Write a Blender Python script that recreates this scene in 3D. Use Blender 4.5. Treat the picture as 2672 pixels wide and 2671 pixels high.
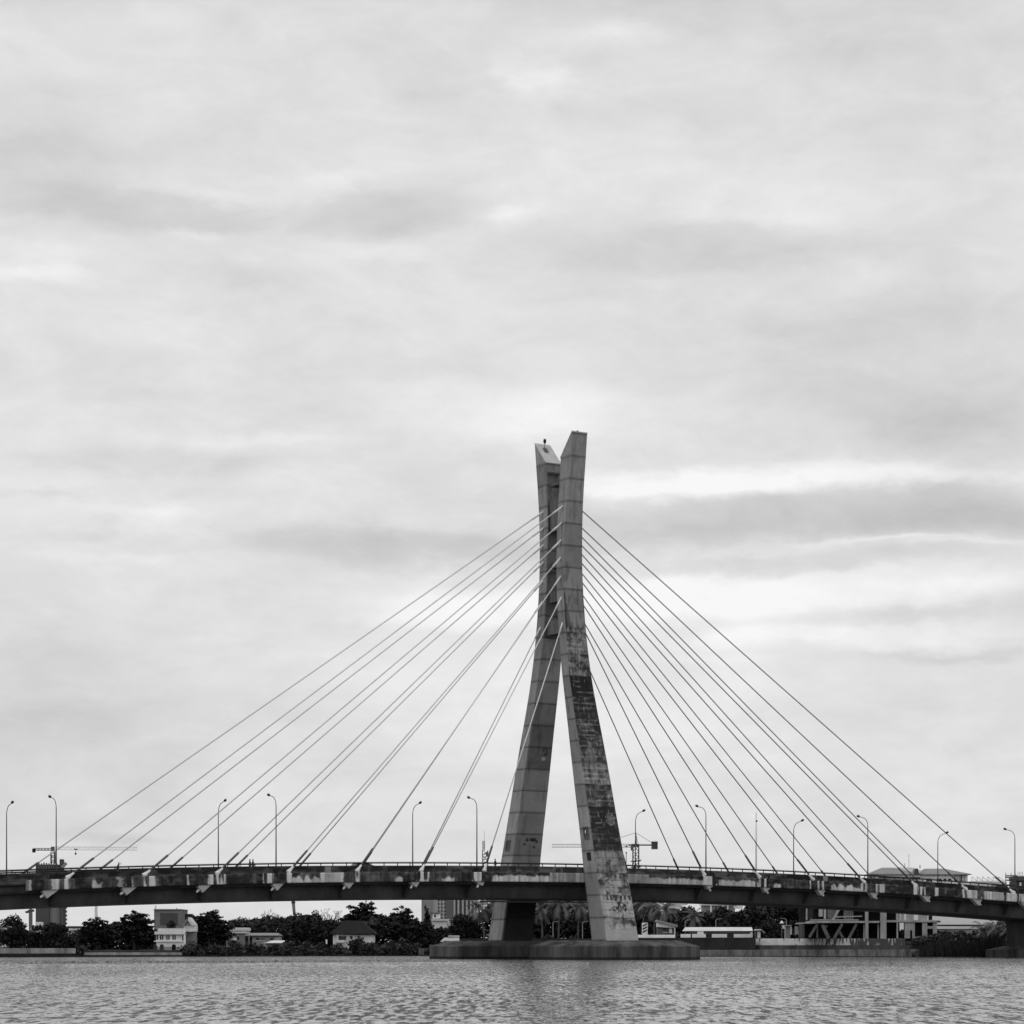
import bpy, math, random
import numpy as np
from mathutils import Vector, Matrix

for o in list(bpy.data.objects):
    bpy.data.objects.remove(o)
SC = bpy.context.scene
COL = SC.collection
R = math.radians

# ------------------------------------------------------------------ camera
F = 6237.0                      # focal length in pixels of the 2672 px wide photograph
H = 2.0                        # camera height above the water
HOR = 2469.6                    # horizon row
cd = bpy.data.cameras.new('camera')
cam = bpy.data.objects.new('camera', cd)
COL.objects.link(cam)
cam.location = (0, 0, H)
cam.rotation_euler = (R(90), 0, 0)
cd.sensor_fit = 'HORIZONTAL'
cd.sensor_width = 36.0
cd.lens = F / 2672 * 36.0
cd.shift_y = (HOR - 1335.5) / 2672
cd.clip_start = 0.5
cd.clip_end = 30000
SC.camera = cam

# ------------------------------------------------------------------ world: overcast sky
SUN_EL, SUN_AZ = R(48), R(-62)          # azimuth measured from +Y towards +X
w = bpy.data.worlds.new('World')
SC.world = w
w.use_nodes = True
nt = w.node_tree
nt.nodes.clear()
N, LK = nt.nodes, nt.links


def nd(kind, **kw):
    n = N.new(kind)
    for k, v in kw.items():
        setattr(n, k, v)
    return n


def mth(op, a, b=None, c=None):
    n = nd('ShaderNodeMath', operation=op)
    for i, v in enumerate((a, b, c)):
        if v is None:
            continue
        if isinstance(v, (int, float)):
            n.inputs[i].default_value = v
        else:
            LK.new(v, n.inputs[i])
    return n.outputs[0]


def vmth(op, a, b=None, c=None):
    n = nd('ShaderNodeVectorMath', operation=op)
    for i, v in enumerate((a, b, c)):
        if v is None:
            continue
        if isinstance(v, tuple):
            n.inputs[i].default_value = v
        else:
            LK.new(v, n.inputs[i])
    return n


tc = nd('ShaderNodeTexCoord')
sep = nd('ShaderNodeSeparateXYZ')
LK.new(tc.outputs['Generated'], sep.inputs[0])
az = mth('ARCTAN2', sep.outputs[0], sep.outputs[1])
el = mth('ARCSINE', sep.outputs[2])
comb = nd('ShaderNodeCombineXYZ')
LK.new(az, comb.inputs[0])
LK.new(el, comb.inputs[1])
P0v = comb.outputs[0]


def noise(scale3, detail, rough, off=(0, 0, 0), dist=0.0):
    m = vmth('MULTIPLY_ADD', P0v, scale3, off)
    n = nd('ShaderNodeTexNoise')
    n.inputs['Scale'].default_value = 1.0
    n.inputs['Detail'].default_value = detail
    n.inputs['Roughness'].default_value = rough
    n.inputs['Distortion'].default_value = dist
    LK.new(m.outputs[0], n.inputs['Vector'])
    return n


# ragged edges: bend the cloud coordinates with noise
wn = noise((26, 60, 1), 5, 0.6, (3.1, 7.7, 0))
wo = vmth('SUBTRACT', wn.outputs['Color'], (0.5, 0.5, 0.5))
wn2 = noise((9, 22, 1), 2, 0.5, (1.1, 2.7, 4.0))
wo2 = vmth('SUBTRACT', wn2.outputs['Color'], (0.5, 0.5, 0.5))
P1 = vmth('MULTIPLY_ADD', wo.outputs[0], (0.024, 0.0105, 0), P0v)
wn3 = noise((85, 150, 1), 4, 0.6, (2.2, 5.1, 8.0))
wo3 = vmth('SUBTRACT', wn3.outputs['Color'], (0.5, 0.5, 0.5))
P1b = vmth('MULTIPLY_ADD', wo3.outputs[0], (0.010, 0.005, 0), P1.outputs[0])
P2 = vmth('MULTIPLY_ADD', wo2.outputs[0], (0.055, 0.018, 0), P1b.outputs[0])
PW = P2.outputs[0]


def rad(px, py):
    return math.atan((px - 1336) / F), math.atan((HOR - py) / F)


# cloud banks: centre, half width, half height (rows of the sky), strength
CL = [(60, 450, 300, 110, -.085, 1), (320, 565, 340, 56, -.065, 2), (980, 550, 250, 55, -.06, 2), (640, 725, 300, 60, -.04, 1),
      (620, 565, 150, 45, -.03, 1), (430, 65, 110, 45, .035, 1), (90, 742, 200, 30, .075, 1), (60, 690, 220, 26, .035, 1),
      (500, 612, 130, 18, .05, 1), (560, 503, 240, 24, .04, 1), (860, 452, 190, 30, .04, 1), (1290, 556, 110, 22, .06, 1),
      (1010, 640, 170, 36, .04, 1), (1250, 1060, 360, 90, .045, 2), (400, 880, 360, 80, .03, 1),
      (1385, 195, 90, 60, .075, 1), (1570, 95, 160, 28, .05, 1), (1650, 20, 330, 50, -.05, 1), (1850, 95, 230, 56, -.045, 1),
      (2250, 130, 220, 70, -.04, 1), (2500, 220, 280, 200, -.03, 2), (1750, 645, 560, 62, -.045, 2), (1700, 470, 520, 80, .03, 1),
      (2000, 580, 260, 30, .03, 1), (2420, 970, 460, 170, -.05, 2), (2000, 880, 380, 70, -.02, 1),
      (2520, 1135, 300, 62, -.05, 1), (1560, 1090, 330, 100, .05, 1),
      (1900, 1258, 520, 40, .085, 2), (1800, 1262, 300, 22, .05, 1), (2500, 1266, 260, 24, .05, 1),
      (2180, 1356, 740, 72, -.088, 2), (2500, 1395, 420, 50, -.02, 2), (1800, 1405, 300, 52, -.05, 1), (2050, 1480, 460, 26, -.055, 2),
      (2360, 1437, 250, 8, .075, 1), (2560, 1450, 200, 10, .05, 1),
      (2050, 1560, 640, 70, .07, 2), (2320, 1628, 280, 26, -.05, 1), (2500, 1560, 170, 26, .03, 1),
      (2150, 1680, 420, 30, .05, 2), (2520, 1724, 260, 20, -.06, 1), (1900, 1730, 280, 20, .02, 1),
      (1080, 1430, 480, 48, -.075, 2), (1250, 1405, 280, 44, -.045, 1), (420, 1225, 360, 36, -.04, 2), (640, 1160, 280, 16, .04, 1),
      (450, 1345, 240, 22, .045, 1), (150, 1315, 180, 14, -.035, 1), (300, 1405, 150, 14, -.03, 1), (380, 1455, 320, 20, .03, 1),
      (1200, 1578, 320, 60, .07, 2), (1560, 1700, 620, 380, .045, 2), (2150, 2100, 700, 260, .012, 2), (60, 1920, 460, 360, -.06, 1), (300, 2192, 140, 24, -.05, 1),
      (2450, 1900, 330, 110, -.015, 1), (100, 20, 220, 70, -.03, 1)]
acc = None
for (px, py, rx, ry, amp, flat_) in CL:
    a0, e0 = rad(px, py)
    kk = 0.82 if flat_ == 1 else 1.0
    sx, sy = F / (rx * kk), F / (ry * kk)
    m = vmth('MULTIPLY_ADD', PW, (sx, sy, 0), (-a0 * sx, -e0 * sy, 0))
    d = vmth('DOT_PRODUCT', m.outputs[0], m.outputs[0])
    dd = mth('MINIMUM', d.outputs['Value'], 9.0)
    if flat_ == 2:
        dd = mth('MULTIPLY', dd, dd)
    g = mth('POWER', 0.36788, mth('MULTIPLY', dd, 1.6) if flat_ == 1 and False else dd)
    acc = mth('MULTIPLY_ADD', g, amp, acc if acc is not None else 0.0)
n1 = noise((17, 40, 1), 7, 0.60, (0.3, 0.9, 2.0), 0.5)
n2 = noise((4.5, 12, 1), 3, 0.5, (5.3, 1.9, 6.0))
n3 = noise((52, 105, 1), 5, 0.62, (8.3, 4.1, 1.0), 0.3)
v = mth('MULTIPLY_ADD', mth('SUBTRACT', n1.outputs['Fac'], 0.5), 0.145, acc)
v = mth('MULTIPLY_ADD', mth('SUBTRACT', n2.outputs['Fac'], 0.5), 0.10, v)
v = mth('MULTIPLY_ADD', mth('SUBTRACT', n3.outputs['Fac'], 0.5), 0.055, v)
v = mth('ADD', v, 0.872)
v = mth('MAXIMUM', mth('MINIMUM', v, 0.975), 0.5)
lin = mth('POWER', v, 2.2)
lin = mth('MULTIPLY', lin, 10.0)               # the background strength is 0.1
sky = nd('ShaderNodeTexSky', sky_type='NISHITA')
sky.sun_disc = False
sky.sun_elevation = SUN_EL
sky.sun_rotation = SUN_AZ
hs = nd('ShaderNodeHueSaturation')
hs.inputs['Saturation'].default_value = 0.0
LK.new(sky.outputs[0], hs.inputs['Color'])
mix = nd('ShaderNodeMix', data_type='RGBA')
mix.inputs['Factor'].default_value = 0.97
LK.new(hs.outputs[0], mix.inputs['A'])
cc = nd('ShaderNodeCombineColor')
for i in range(3):
    LK.new(lin, cc.inputs[i])
LK.new(cc.outputs[0], mix.inputs['B'])
bg = nd('ShaderNodeBackground')
bg.inputs['Strength'].default_value = 0.1
LK.new(mix.outputs['Result'], bg.inputs['Color'])
wo_ = nd('ShaderNodeOutputWorld')
LK.new(bg.outputs[0], wo_.inputs['Surface'])

# ------------------------------------------------------------------ sun behind the clouds
ld = bpy.data.lights.new('sun', 'SUN')
ld.energy = 0.5
ld.angle = R(25)
ld.color = (1.0, 1.0, 1.0)
sun = bpy.data.objects.new('sun', ld)
COL.objects.link(sun)
sdir = Vector((math.sin(SUN_AZ) * math.cos(SUN_EL), -0.5 * math.cos(SUN_EL), math.sin(SUN_EL))).normalized()
sun.rotation_euler = sdir.to_track_quat('Z', 'Y').to_euler()

SC.view_settings.view_transform = 'Standard'
SC.view_settings.look = 'None'
SC.view_settings.exposure = 0.0
SC.view_settings.gamma = 1.0
SC.render.engine = 'CYCLES'
SC.cycles.max_bounces = 6

# ------------------------------------------------------------------ materials
MATS = {}


def mat(name, v, rough=0.85, var=0.3, scale=0.6, streak=1.0, bump=0.0, fine=0.0):
    """grey weathered surface: base value v, blotchy noise in object metres; streak > 1 stretches it downwards"""
    if name in MATS:
        return MATS[name]
    m = bpy.data.materials.new(name)
    m.use_nodes = True
    t = m.node_tree
    b = t.nodes['Principled BSDF']
    b.inputs['Roughness'].default_value = rough
    b.inputs['Base Color'].default_value = (v, v, v, 1)
    b.inputs['Specular IOR Level'].default_value = 0.5 if rough < .6 else 0.12
    if var > 0:
        c = t.nodes.new('ShaderNodeTexCoord')
        mp = t.nodes.new('ShaderNodeMapping')
        mp.inputs['Scale'].default_value = (scale, scale, scale / streak)
        n = t.nodes.new('ShaderNodeTexNoise')
        n.inputs['Scale'].default_value = 1.0
        n.inputs['Detail'].default_value = 6
        n.inputs['Roughness'].default_value = 0.65
        r = t.nodes.new('ShaderNodeMapRange')
        r.inputs['From Min'].default_value = 0.3
        r.inputs['From Max'].default_value = 0.7
        r.inputs['To Min'].default_value = v * (1 - var)
        r.inputs['To Max'].default_value = v * (1 + var)
        t.links.new(c.outputs['Object'], mp.inputs[0])
        t.links.new(mp.outputs[0], n.inputs['Vector'])
        t.links.new(n.outputs['Fac'], r.inputs['Value'])
        t.links.new(r.outputs[0], b.inputs['Base Color'])
        if bump:
            bp = t.nodes.new('ShaderNodeBump')
            bp.inputs['Strength'].default_value = bump
            bp.inputs['Distance'].default_value = 0.05
            t.links.new(n.outputs['Fac'], bp.inputs['Height'])
            t.links.new(bp.outputs[0], b.inputs['Normal'])
    MATS[name] = m
    return m


def mat_attr(name, rough=0.85, var=0.12, scale=4.0):
    """paint, stains and painted shade stored per vertex, with a fine grain on top"""
    m = bpy.data.materials.new(name)
    m.use_nodes = True
    t = m.node_tree
    b = t.nodes['Principled BSDF']
    b.inputs['Roughness'].default_value = rough
    b.inputs['Specular IOR Level'].default_value = 0.12
    a = t.nodes.new('ShaderNodeAttribute')
    a.attribute_name = 'paint'
    c = t.nodes.new('ShaderNodeTexCoord')
    n = t.nodes.new('ShaderNodeTexNoise')
    n.inputs['Scale'].default_value = scale
    n.inputs['Detail'].default_value = 5
    r = t.nodes.new('ShaderNodeMapRange')
    r.inputs['From Min'].default_value = 0.3
    r.inputs['From Max'].default_value = 0.7
    r.inputs['To Min'].default_value = 1 - var
    r.inputs['To Max'].default_value = 1 + var
    x = t.nodes.new('ShaderNodeMath')
    x.operation = 'MULTIPLY'
    t.links.new(c.outputs['Object'], n.inputs['Vector'])
    t.links.new(n.outputs['Fac'], r.inputs['Value'])
    t.links.new(a.outputs['Fac'], x.inputs[0])
    t.links.new(r.outputs[0], x.inputs[1])
    t.links.new(x.outputs[0], b.inputs['Base Color'])
    return m


M_PAINT = mat_attr('stained_shaded_concrete')
M_LEAF = mat_attr('foliage', 0.75, 0.1, 0.5)
M_CONC = mat('concrete', .26, var=.25, scale=.5, streak=2)
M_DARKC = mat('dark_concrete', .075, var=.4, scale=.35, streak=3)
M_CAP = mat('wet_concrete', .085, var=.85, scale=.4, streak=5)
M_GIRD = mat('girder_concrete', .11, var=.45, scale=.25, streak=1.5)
M_BLOCK = mat('anchor_concrete', .5, var=.2, scale=1)
M_STEEL = mat('dark_steel', .05, .5, var=.2)
M_POLE = mat('lamp_steel', .11, .5, var=.2)
M_BLACK = mat('black_plastic', .02, .6, var=0)
M_WHITE = mat('white_plastic', .85, .45, var=.08)
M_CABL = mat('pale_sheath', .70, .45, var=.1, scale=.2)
M_CABD = mat('shaded_sheath', .075, .5, var=.1, scale=.2)  # pale sheath darkened: shade of the right-hand stays put into the colour
M_SLEEVE = mat('grey_sleeve', .11, .5, var=.1)
M_CONE = mat('pale_socket', .8, .5, var=.15, scale=2)
M_WALL = mat('white_wall', .85, var=.15, scale=.4, streak=3)
M_GREYW = mat('grey_wall', .30, var=.2, scale=.3, streak=3)
M_PALEW = mat('pale_grey_wall', .46, var=.12, scale=.1, streak=4)
M_ROOFL = mat('pale_roof', .7, .6, var=.12, scale=.3)
M_ROOFG = mat('grey_roof', .26, .6, var=.12, scale=.3)
M_ROOFD = mat('dark_roof', .016, .8, var=.3, scale=.6)
M_GLASS = mat('dark_window', .025, .25, var=0)
M_BARK = mat('bark', .07, .9, var=.3, scale=2)
M_PBARK = mat('pale_bark', .28, .9, var=.3, scale=2)
M_GROUND = mat('soil', .02, .95, var=.4, scale=.15)
M_STONE = mat('stone_wall', .15, .9, var=.6, scale=.7, streak=2.5)
M_QUAY = mat('dark_quay', .03, .9, var=.4, scale=.4)
M_CRANE = mat('crane_steel', .16, .6, var=.1)
M_CRANEP = mat('haze_pale_steel', .8, .6, var=.1)  # distance haze of the crane jibs put into the colour; pale masts share it
M_RAIL = mat('rail_steel', .03, .6, var=.1)
M_SKIN = mat('skin', .10, .6, var=.1)
M_CLOTH1 = mat('dark_cloth', .035, .9, var=.2, scale=6)
M_CLOTH2 = mat('grey_cloth', .10, .9, var=.2, scale=6)
M_TIMBER = mat('timber', .22, .8, var=.3, scale=1.5)


# ------------------------------------------------------------------ mesh helpers
class MB:
    def __init__(self):
        self.v, self.f = [], []

    def add(self, vs, fs):
        n = len(self.v)
        self.v += [tuple(p) for p in vs]
        self.f += [tuple(i + n for i in q) for q in fs]
        return self

    def box(self, x0, x1, y0, y1, z0, z1):
        vs = [(x, y, z) for z in (z0, z1) for (x, y) in ((x0, y0), (x1, y0), (x1, y1), (x0, y1))]
        return self.add(vs, [(0, 3, 2, 1), (4, 5, 6, 7), (0, 1, 5, 4), (1, 2, 6, 5), (2, 3, 7, 6), (3, 0, 4, 7)])

    def hexa(self, lo, hi):
        n = len(lo)
        fs = [tuple(reversed(range(n))), tuple(range(n, 2 * n))]
        fs += [(i, (i + 1) % n, n + (i + 1) % n, n + i) for i in range(n)]
        return self.add(list(lo) + list(hi), fs)

    def bar(self, a, b, wx, wy=None):
        """square bar from a to b"""
        wy = wy or wx
        a, b = Vector(a), Vector(b)
        d = (b - a).normalized()
        up = Vector((0, 0, 1)) if abs(d.z) < 0.9 else Vector((0, 1, 0))
        s = d.cross(up).normalized() * (wx / 2)
        t = d.cross(s).normalized() * (wy / 2)
        o = [s + t, -s + t, -s - t, s - t]
        return self.hexa([a + q for q in o], [b + q for q in o])

    def tube(self, pts, rad_, n=8, caps=True):
        pts = [Vector(p) for p in pts]
        if not hasattr(rad_, '__len__'):
            rad_ = [rad_] * len(pts)
        base = len(self.v)
        ref = None
        for i, p in enumerate(pts):
            d = (pts[min(i + 1, len(pts) - 1)] - pts[max(i - 1, 0)]).normalized()
            if ref is None:
                ref = Vector((0, 0, 1)) if abs(d.z) < 0.9 else Vector((1, 0, 0))
            s = d.cross(ref)
            if s.length < 1e-4:
                s = d.cross(Vector((0.3, 1, 0.2)))
            s.normalize()
            t = s.cross(d).normalized()
            for k in range(n):
                a = 2 * math.pi * k / n
                self.v.append(tuple(p + s * math.cos(a) * rad_[i] + t * math.sin(a) * rad_[i]))
        for i in range(len(pts) - 1):
            for k in range(n):
                a, b = base + i * n + k, base + i * n + (k + 1) % n
                self.f.append((a, b, b + n, a + n))
        if caps:
            self.f.append(tuple(base + k for k in reversed(range(n))))
            e = base + (len(pts) - 1) * n
            self.f.append(tuple(e + k for k in range(n)))
        return self

    def ell(self, c, r, nu=10, nv=6):
        base = len(self.v)
        for j in range(nv + 1):
            p = math.pi * j / nv
            for i in range(nu):
                a = 2 * math.pi * i / nu
                self.v.append((c[0] + r[0] * math.sin(p) * math.cos(a), c[1] + r[1] * math.sin(p) * math.sin(a), c[2] + r[2] * math.cos(p)))
        for j in range(nv):
            for i in range(nu):
                a, b = base + j * nu + i, base + j * nu + (i + 1) % nu
                self.f.append((a, a + nu, b + nu, b))
        return self

    def build(self, name, m, parent=None, loc=None, smooth=False, bevel=0):
        me = bpy.data.meshes.new(name)
        me.from_pydata(self.v, [], self.f)
        me.materials.append(m)
        if smooth:
            me.polygons.foreach_set('use_smooth', [True] * len(me.polygons))
        me.update()
        return link(name, me, parent, loc, bevel)


def link(name, me, parent=None, loc=None, bevel=0):
    o = bpy.data.objects.new(name, me)
    COL.objects.link(o)
    if parent is not None:
        o.parent = parent
    if loc is not None:
        o.location = loc
    if bevel:
        b = o.modifiers.new('bevel', 'BEVEL')
        b.width = bevel
        b.segments = 2
        b.limit_method = 'ANGLE'
    return o


def npmesh(name, V, Fq, m, paint=None, parent=None, smooth=False):
    me = bpy.data.meshes.new(name)
    V = np.asarray(V, np.float32)
    Fq = np.asarray(Fq, np.int32)
    k = Fq.shape[1]
    me.vertices.add(len(V))
    me.vertices.foreach_set('co', V.ravel())
    me.loops.add(Fq.size)
    me.loops.foreach_set('vertex_index', Fq.ravel())
    me.polygons.add(len(Fq))
    me.polygons.foreach_set('loop_start', np.arange(len(Fq), dtype=np.int32) * k)
    try:
        me.polygons.foreach_set('loop_total', np.full(len(Fq), k, np.int32))
    except Exception:
        pass
    if smooth:
        me.polygons.foreach_set('use_smooth', np.ones(len(Fq), bool))
    me.materials.append(m)
    me.update(calc_edges=True)
    me.validate()
    if paint is not None:
        at_ = me.attributes.new('paint', 'FLOAT_COLOR', 'POINT')
        c = np.ones((len(V), 4), np.float32)
        c[:, :3] = np.asarray(paint, np.float32)[:, None]
        at_.data.foreach_set('color', c.ravel())
    return link(name, me, parent)


def tag(o, label=None, cat=None, group=None, kind=None):
    if label:
        o['label'] = label
    if cat:
        o['category'] = cat
    if group:
        o['group'] = group
    if kind:
        o['kind'] = kind
    return o


def thing(name, label, cat, loc=(0, 0, 0), rz=0.0, group=None, kind='thing'):
    o = bpy.data.objects.new(name, None)
    o.empty_display_size = 0.5
    COL.objects.link(o)
    o.location = loc
    o.rotation_euler = (0, 0, rz)
    return tag(o, label, cat, group, kind)


def dup(root, loc, rz=None, label=None, scale=None):
    r = root.copy()
    COL.objects.link(r)
    r.location = loc
    if rz is not None:
        r.rotation_euler = (0, 0, rz)
    if scale:
        r.scale = (scale,) * 3
    if label:
        r['label'] = label
    for ch in list(root.children):
        c = ch.copy()
        COL.objects.link(c)
        c.parent = r
        for g in list(ch.children):
            d = g.copy()
            COL.objects.link(d)
            d.parent = c
    return r


def at(px, Y):
    return (px - 1336) * Y / F


def zat(py, Y):
    return H + (HOR - py) * Y / F


def hashn(ix, iy, seed):
    n = (ix.astype(np.int64) * 374761393 + iy.astype(np.int64) * 668265263 + seed * 974711) & 0x7fffffff
    n = ((n ^ (n >> 13)) * 1274126177) & 0x7fffffff
    return ((n ^ (n >> 16)) & 0xffff) / 65535.0


def vnoise(x, y, seed=0):
    x, y = np.asarray(x, float), np.asarray(y, float)
    x, y = np.broadcast_arrays(x, y)
    ix, iy = np.floor(x), np.floor(y)
    fx, fy = x - ix, y - iy
    fx, fy = fx * fx * (3 - 2 * fx), fy * fy * (3 - 2 * fy)
    a, b = hashn(ix, iy, seed), hashn(ix + 1, iy, seed)
    c, d = hashn(ix, iy + 1, seed), hashn(ix + 1, iy + 1, seed)
    return (a * (1 - fx) + b * fx) * (1 - fy) + (c * (1 - fx) + d * fx) * fy


def fbm(x, y, seed=0, octv=4):
    s, a, t = 0, 1.0, 0
    for k in range(octv):
        s = s + a * vnoise(np.asarray(x) * 2 ** k, np.asarray(y) * 2 ** k, seed + 17 * k)
        t += a
        a *= 0.55
    return s / t


def sst(a, b, x):
    t = np.clip((np.asarray(x) - a) / (b - a), 0, 1)
    return t * t * (3 - 2 * t)


# ------------------------------------------------------------------ the bridge frame: u along, n across (away), z up
Z0 = 386.0
X0 = 225.29 / F * Z0
TH = math.atan(F / 10281.8)
CT, ST = math.cos(TH), math.sin(TH)
WD = 21.5                       # between the two cable planes
NC = WD / 2
U0 = -0.36


def B(u, n, z):
    return (X0 + u * CT - n * ST, Z0 + u * ST + n * CT, z)


def L(u):
    """height of the ledge along the edge beam (crest at the pylon, straight grade far out)"""
    u = np.asarray(u, float)
    uc = np.clip(u, -105, 105)
    return 13.85 - 1.393e-4 * uc - 2.687e-4 * uc * uc - np.sign(u) * (u - uc) * 0.0564


def u_of_px(px):
    x = px - 1336.0
    return 11.5 * (x - 225.29) / (158.96 - 0.01546 * x)


UK = [11.5 * (k + 0.84) for k in range(1, 8)]

# ------------------------------------------------------------------ water
def make_water():
    rng = np.random.default_rng(5)
    r = np.concatenate([np.linspace(4, 39, 40), 40 * (330 / 40.0) ** (np.arange(2400) / 2399), np.geomspace(330.6, 1500, 190)])
    nr = len(r)
    fine = np.linspace(-0.230, 0.230, 580)
    side = np.linspace(0.255, 0.9, 40)
    th = np.concatenate([-side[::-1], fine, side])
    rr, tt = np.meshgrid(r, th, indexing='ij')
    X = (rr * np.sin(tt)).astype(np.float32)
    Y = (rr * np.cos(tt)).astype(np.float32)
    dr = np.gradient(r)[:, None].astype(np.float32)
    Z = np.zeros_like(X)
    nwv = 90
    lam = 0.20 * (1.15 / 0.20) ** rng.random(nwv)
    for i in range(nwv):
        l_ = lam[i]
        k = 2 * np.pi / l_
        a = math.pi * 0.5 + rng.normal(0.06, 0.72)
        amp = 0.0020 * l_ * min(1.0, (.55 / l_) ** .8)
        att = np.clip((l_ / dr - 1.6) / 2.0, 0, 1)
        att = att * att * (3 - 2 * att)
        ph = k * (X * math.cos(a) + Y * math.sin(a)) + rng.random() * 6.28
        s = np.sin(ph)
        Z += amp * att * (s + 0.40 * s * s)
    gust = (0.5 + 1.0 * fbm(X / 18, Y / 34, 3, 3)).astype(np.float32)
    lee = 1 - 0.35 * sst(320, 400, Y).astype(np.float32)
    Z *= gust * lee
    # the low wake of a passing boat, running obliquely on the left
    x0, y0, x1, y1 = at(0, 281), 281.0, at(1180, 330), 330.0
    dx, dy = x1 - x0, y1 - y0
    ln = math.hypot(dx, dy)
    dist = ((X - x0) * dy - (Y - y0) * dx) / ln
    along = ((X - x0) * dx + (Y - y0) * dy) / ln
    dist = dist + 1.2 * np.sin(along / 9.0) + 0.5 * np.sin(along / 3.1)
    fade = sst(-60, -20, along) * (1 - sst(ln - 20, ln + 12, along))
    Z += ((0.27 * np.exp(-(dist / .42) ** 2) + 0.10 * np.exp(-((dist + 5) / .5) ** 2)) * fade * (.7 + .6 * vnoise(X / 3.0, Y / 9.0, 44))).astype(np.float32)
    V = np.stack([X, Y, Z], -1).reshape(-1, 3)
    nc = len(th)
    i = np.arange(nr - 1)[:, None] * nc + np.arange(nc - 1)[None, :]
    Fq = np.stack([i, i + 1, i + nc + 1, i + nc], -1).reshape(-1, 4)
    m = bpy.data.materials.new('lagoon_water')
    m.use_nodes = True
    t = m.node_tree
    b = t.nodes['Principled BSDF']
    b.inputs['Base Color'].default_value = (.12, .12, .12, 1)
    b.inputs['Roughness'].default_value = 0.06
    b.inputs['IOR'].default_value = 1.33
    # wavelets: every patch of ripples leans towards or away from the wind by its own slope
    def nz(sc, det, off):
        c_ = t.nodes.new('ShaderNodeTexCoord')
        m_ = t.nodes.new('ShaderNodeMapping')
        m_.inputs['Scale'].default_value = sc
        m_.inputs['Location'].default_value = off
        n_ = t.nodes.new('ShaderNodeTexNoise')
        n_.inputs['Scale'].default_value = 1.0
        n_.inputs['Detail'].default_value = det
        n_.inputs['Roughness'].default_value = 0.6
        t.links.new(c_.outputs['Object'], m_.inputs[0])
        t.links.new(m_.outputs[0], n_.inputs['Vector'])
        return n_.outputs['Fac']

    def mm(op, a_, b_, c_=None):
        q = t.nodes.new('ShaderNodeMath')
        q.operation = op
        for k_, v_ in enumerate((a_, b_, c_)):
            if v_ is None:
                continue
            if isinstance(v_, (int, float)):
                q.inputs[k_].default_value = v_
            else:
                t.links.new(v_, q.inputs[k_])
        return q.outputs[0]
    na = nz((3.6, .62, 1), 4, (0, 0, 0))
    nb = nz((2.2, .20, 1), 3, (3, 7, 2))
    nc_ = nz((.09, .03, 1), 3, (9, 1, 5))
    ne = nz((2.6, 1.2, 1), 2, (5, 5, 1))
    sl = mm('MULTIPLY_ADD', na, .62, mm('MULTIPLY', nb, .38))
    sl = mm('ADD', sl, mm('MULTIPLY_ADD', nc_, .16, -.08))
    sl = mm('MULTIPLY', mm('MAXIMUM', mm('SUBTRACT', sl, .475), 0.0), 3.9)
    sl = mm('MINIMUM', mm('MULTIPLY_ADD', mm('MULTIPLY', sl, sl), 2.6, mm('MULTIPLY_ADD', sl, .5, .006)), .85)
    sxx = mm('MULTIPLY_ADD', ne, .30, -.15)
    cx_ = t.nodes.new('ShaderNodeCombineXYZ')
    t.links.new(sxx, cx_.inputs[0])
    t.links.new(mm('MULTIPLY', sl, -1.0), cx_.inputs[1])
    cx_.inputs[2].default_value = 1.0
    gm = t.nodes.new('ShaderNodeNewGeometry')
    va = t.nodes.new('ShaderNodeVectorMath')
    va.operation = 'ADD'
    t.links.new(gm.outputs['Normal'], va.inputs[0])
    vs_ = t.nodes.new('ShaderNodeVectorMath')
    vs_.operation = 'SUBTRACT'
    t.links.new(cx_.outputs[0], va.inputs[1])
    t.links.new(va.outputs[0], vs_.inputs[0])
    vs_.inputs[1].default_value = (0, 0, 1)
    vn = t.nodes.new('ShaderNodeVectorMath')
    vn.operation = 'NORMALIZE'
    t.links.new(vs_.outputs[0], vn.inputs[0])
    t.links.new(vn.outputs[0], b.inputs['Normal'])
    o = npmesh('water', V, Fq, m, smooth=True)
    tag(o, 'choppy grey lagoon water filling the foreground', kind='structure')
    q = MB().add([(-9000, -3000, -0.9), (9000, -3000, -0.9), (9000, 9000, -0.9), (-9000, 9000, -0.9)], [(0, 1, 2, 3)]).build('lagoon_water_sheet', m)
    tag(q, 'calm outer water around the lagoon', kind='structure')


make_water()

# ------------------------------------------------------------------ far shore
SH_PX = [-900, -100, 0, 300, 600, 1100, 1500, 1850, 2250, 2590, 2700, 3600]
SH_Y = [448, 464, 469, 488, 507, 542, 532, 511, 478, 456, 454, 450]


def shore(px):
    return float(np.interp(px, SH_PX, SH_Y))


def land(px):
    return float(np.interp(px, [0, 1000, 1450, 1650, 3000], [1.3, 1.6, 2.4, 3.4, 3.2]))


def make_land():
    pxs = np.arange(-900, 3601, 25)
    rows = []
    for off, dz in ((-0.5, None), (0.0, 0.04), (3.8, 0.07), (6.5, 0.8), (10, 1.0), (60, 1.0), (400, 1.0), (4500, 1.0)):
        row = []
        for p in pxs:
            Y = shore(p) + off
            z = -1.0 if dz is None else land(p) * dz
            z += 0 if off < 2 else 0.12 * math.sin(p * 0.31 + off)
            row.append((at(p, Y), Y, z))
        rows.append(row)
    n = len(pxs)
    V = [q for r_ in rows for q in r_]
    Fq = [(j * n + i, j * n + i + 1, (j + 1) * n + i + 1, (j + 1) * n + i) for j in range(len(rows) - 1) for i in range(n - 1)]
    o = MB().add(V, Fq).build('ground', M_GROUND)
    tag(o, 'low dark bank of the far shore', kind='structure')


make_land()

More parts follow.
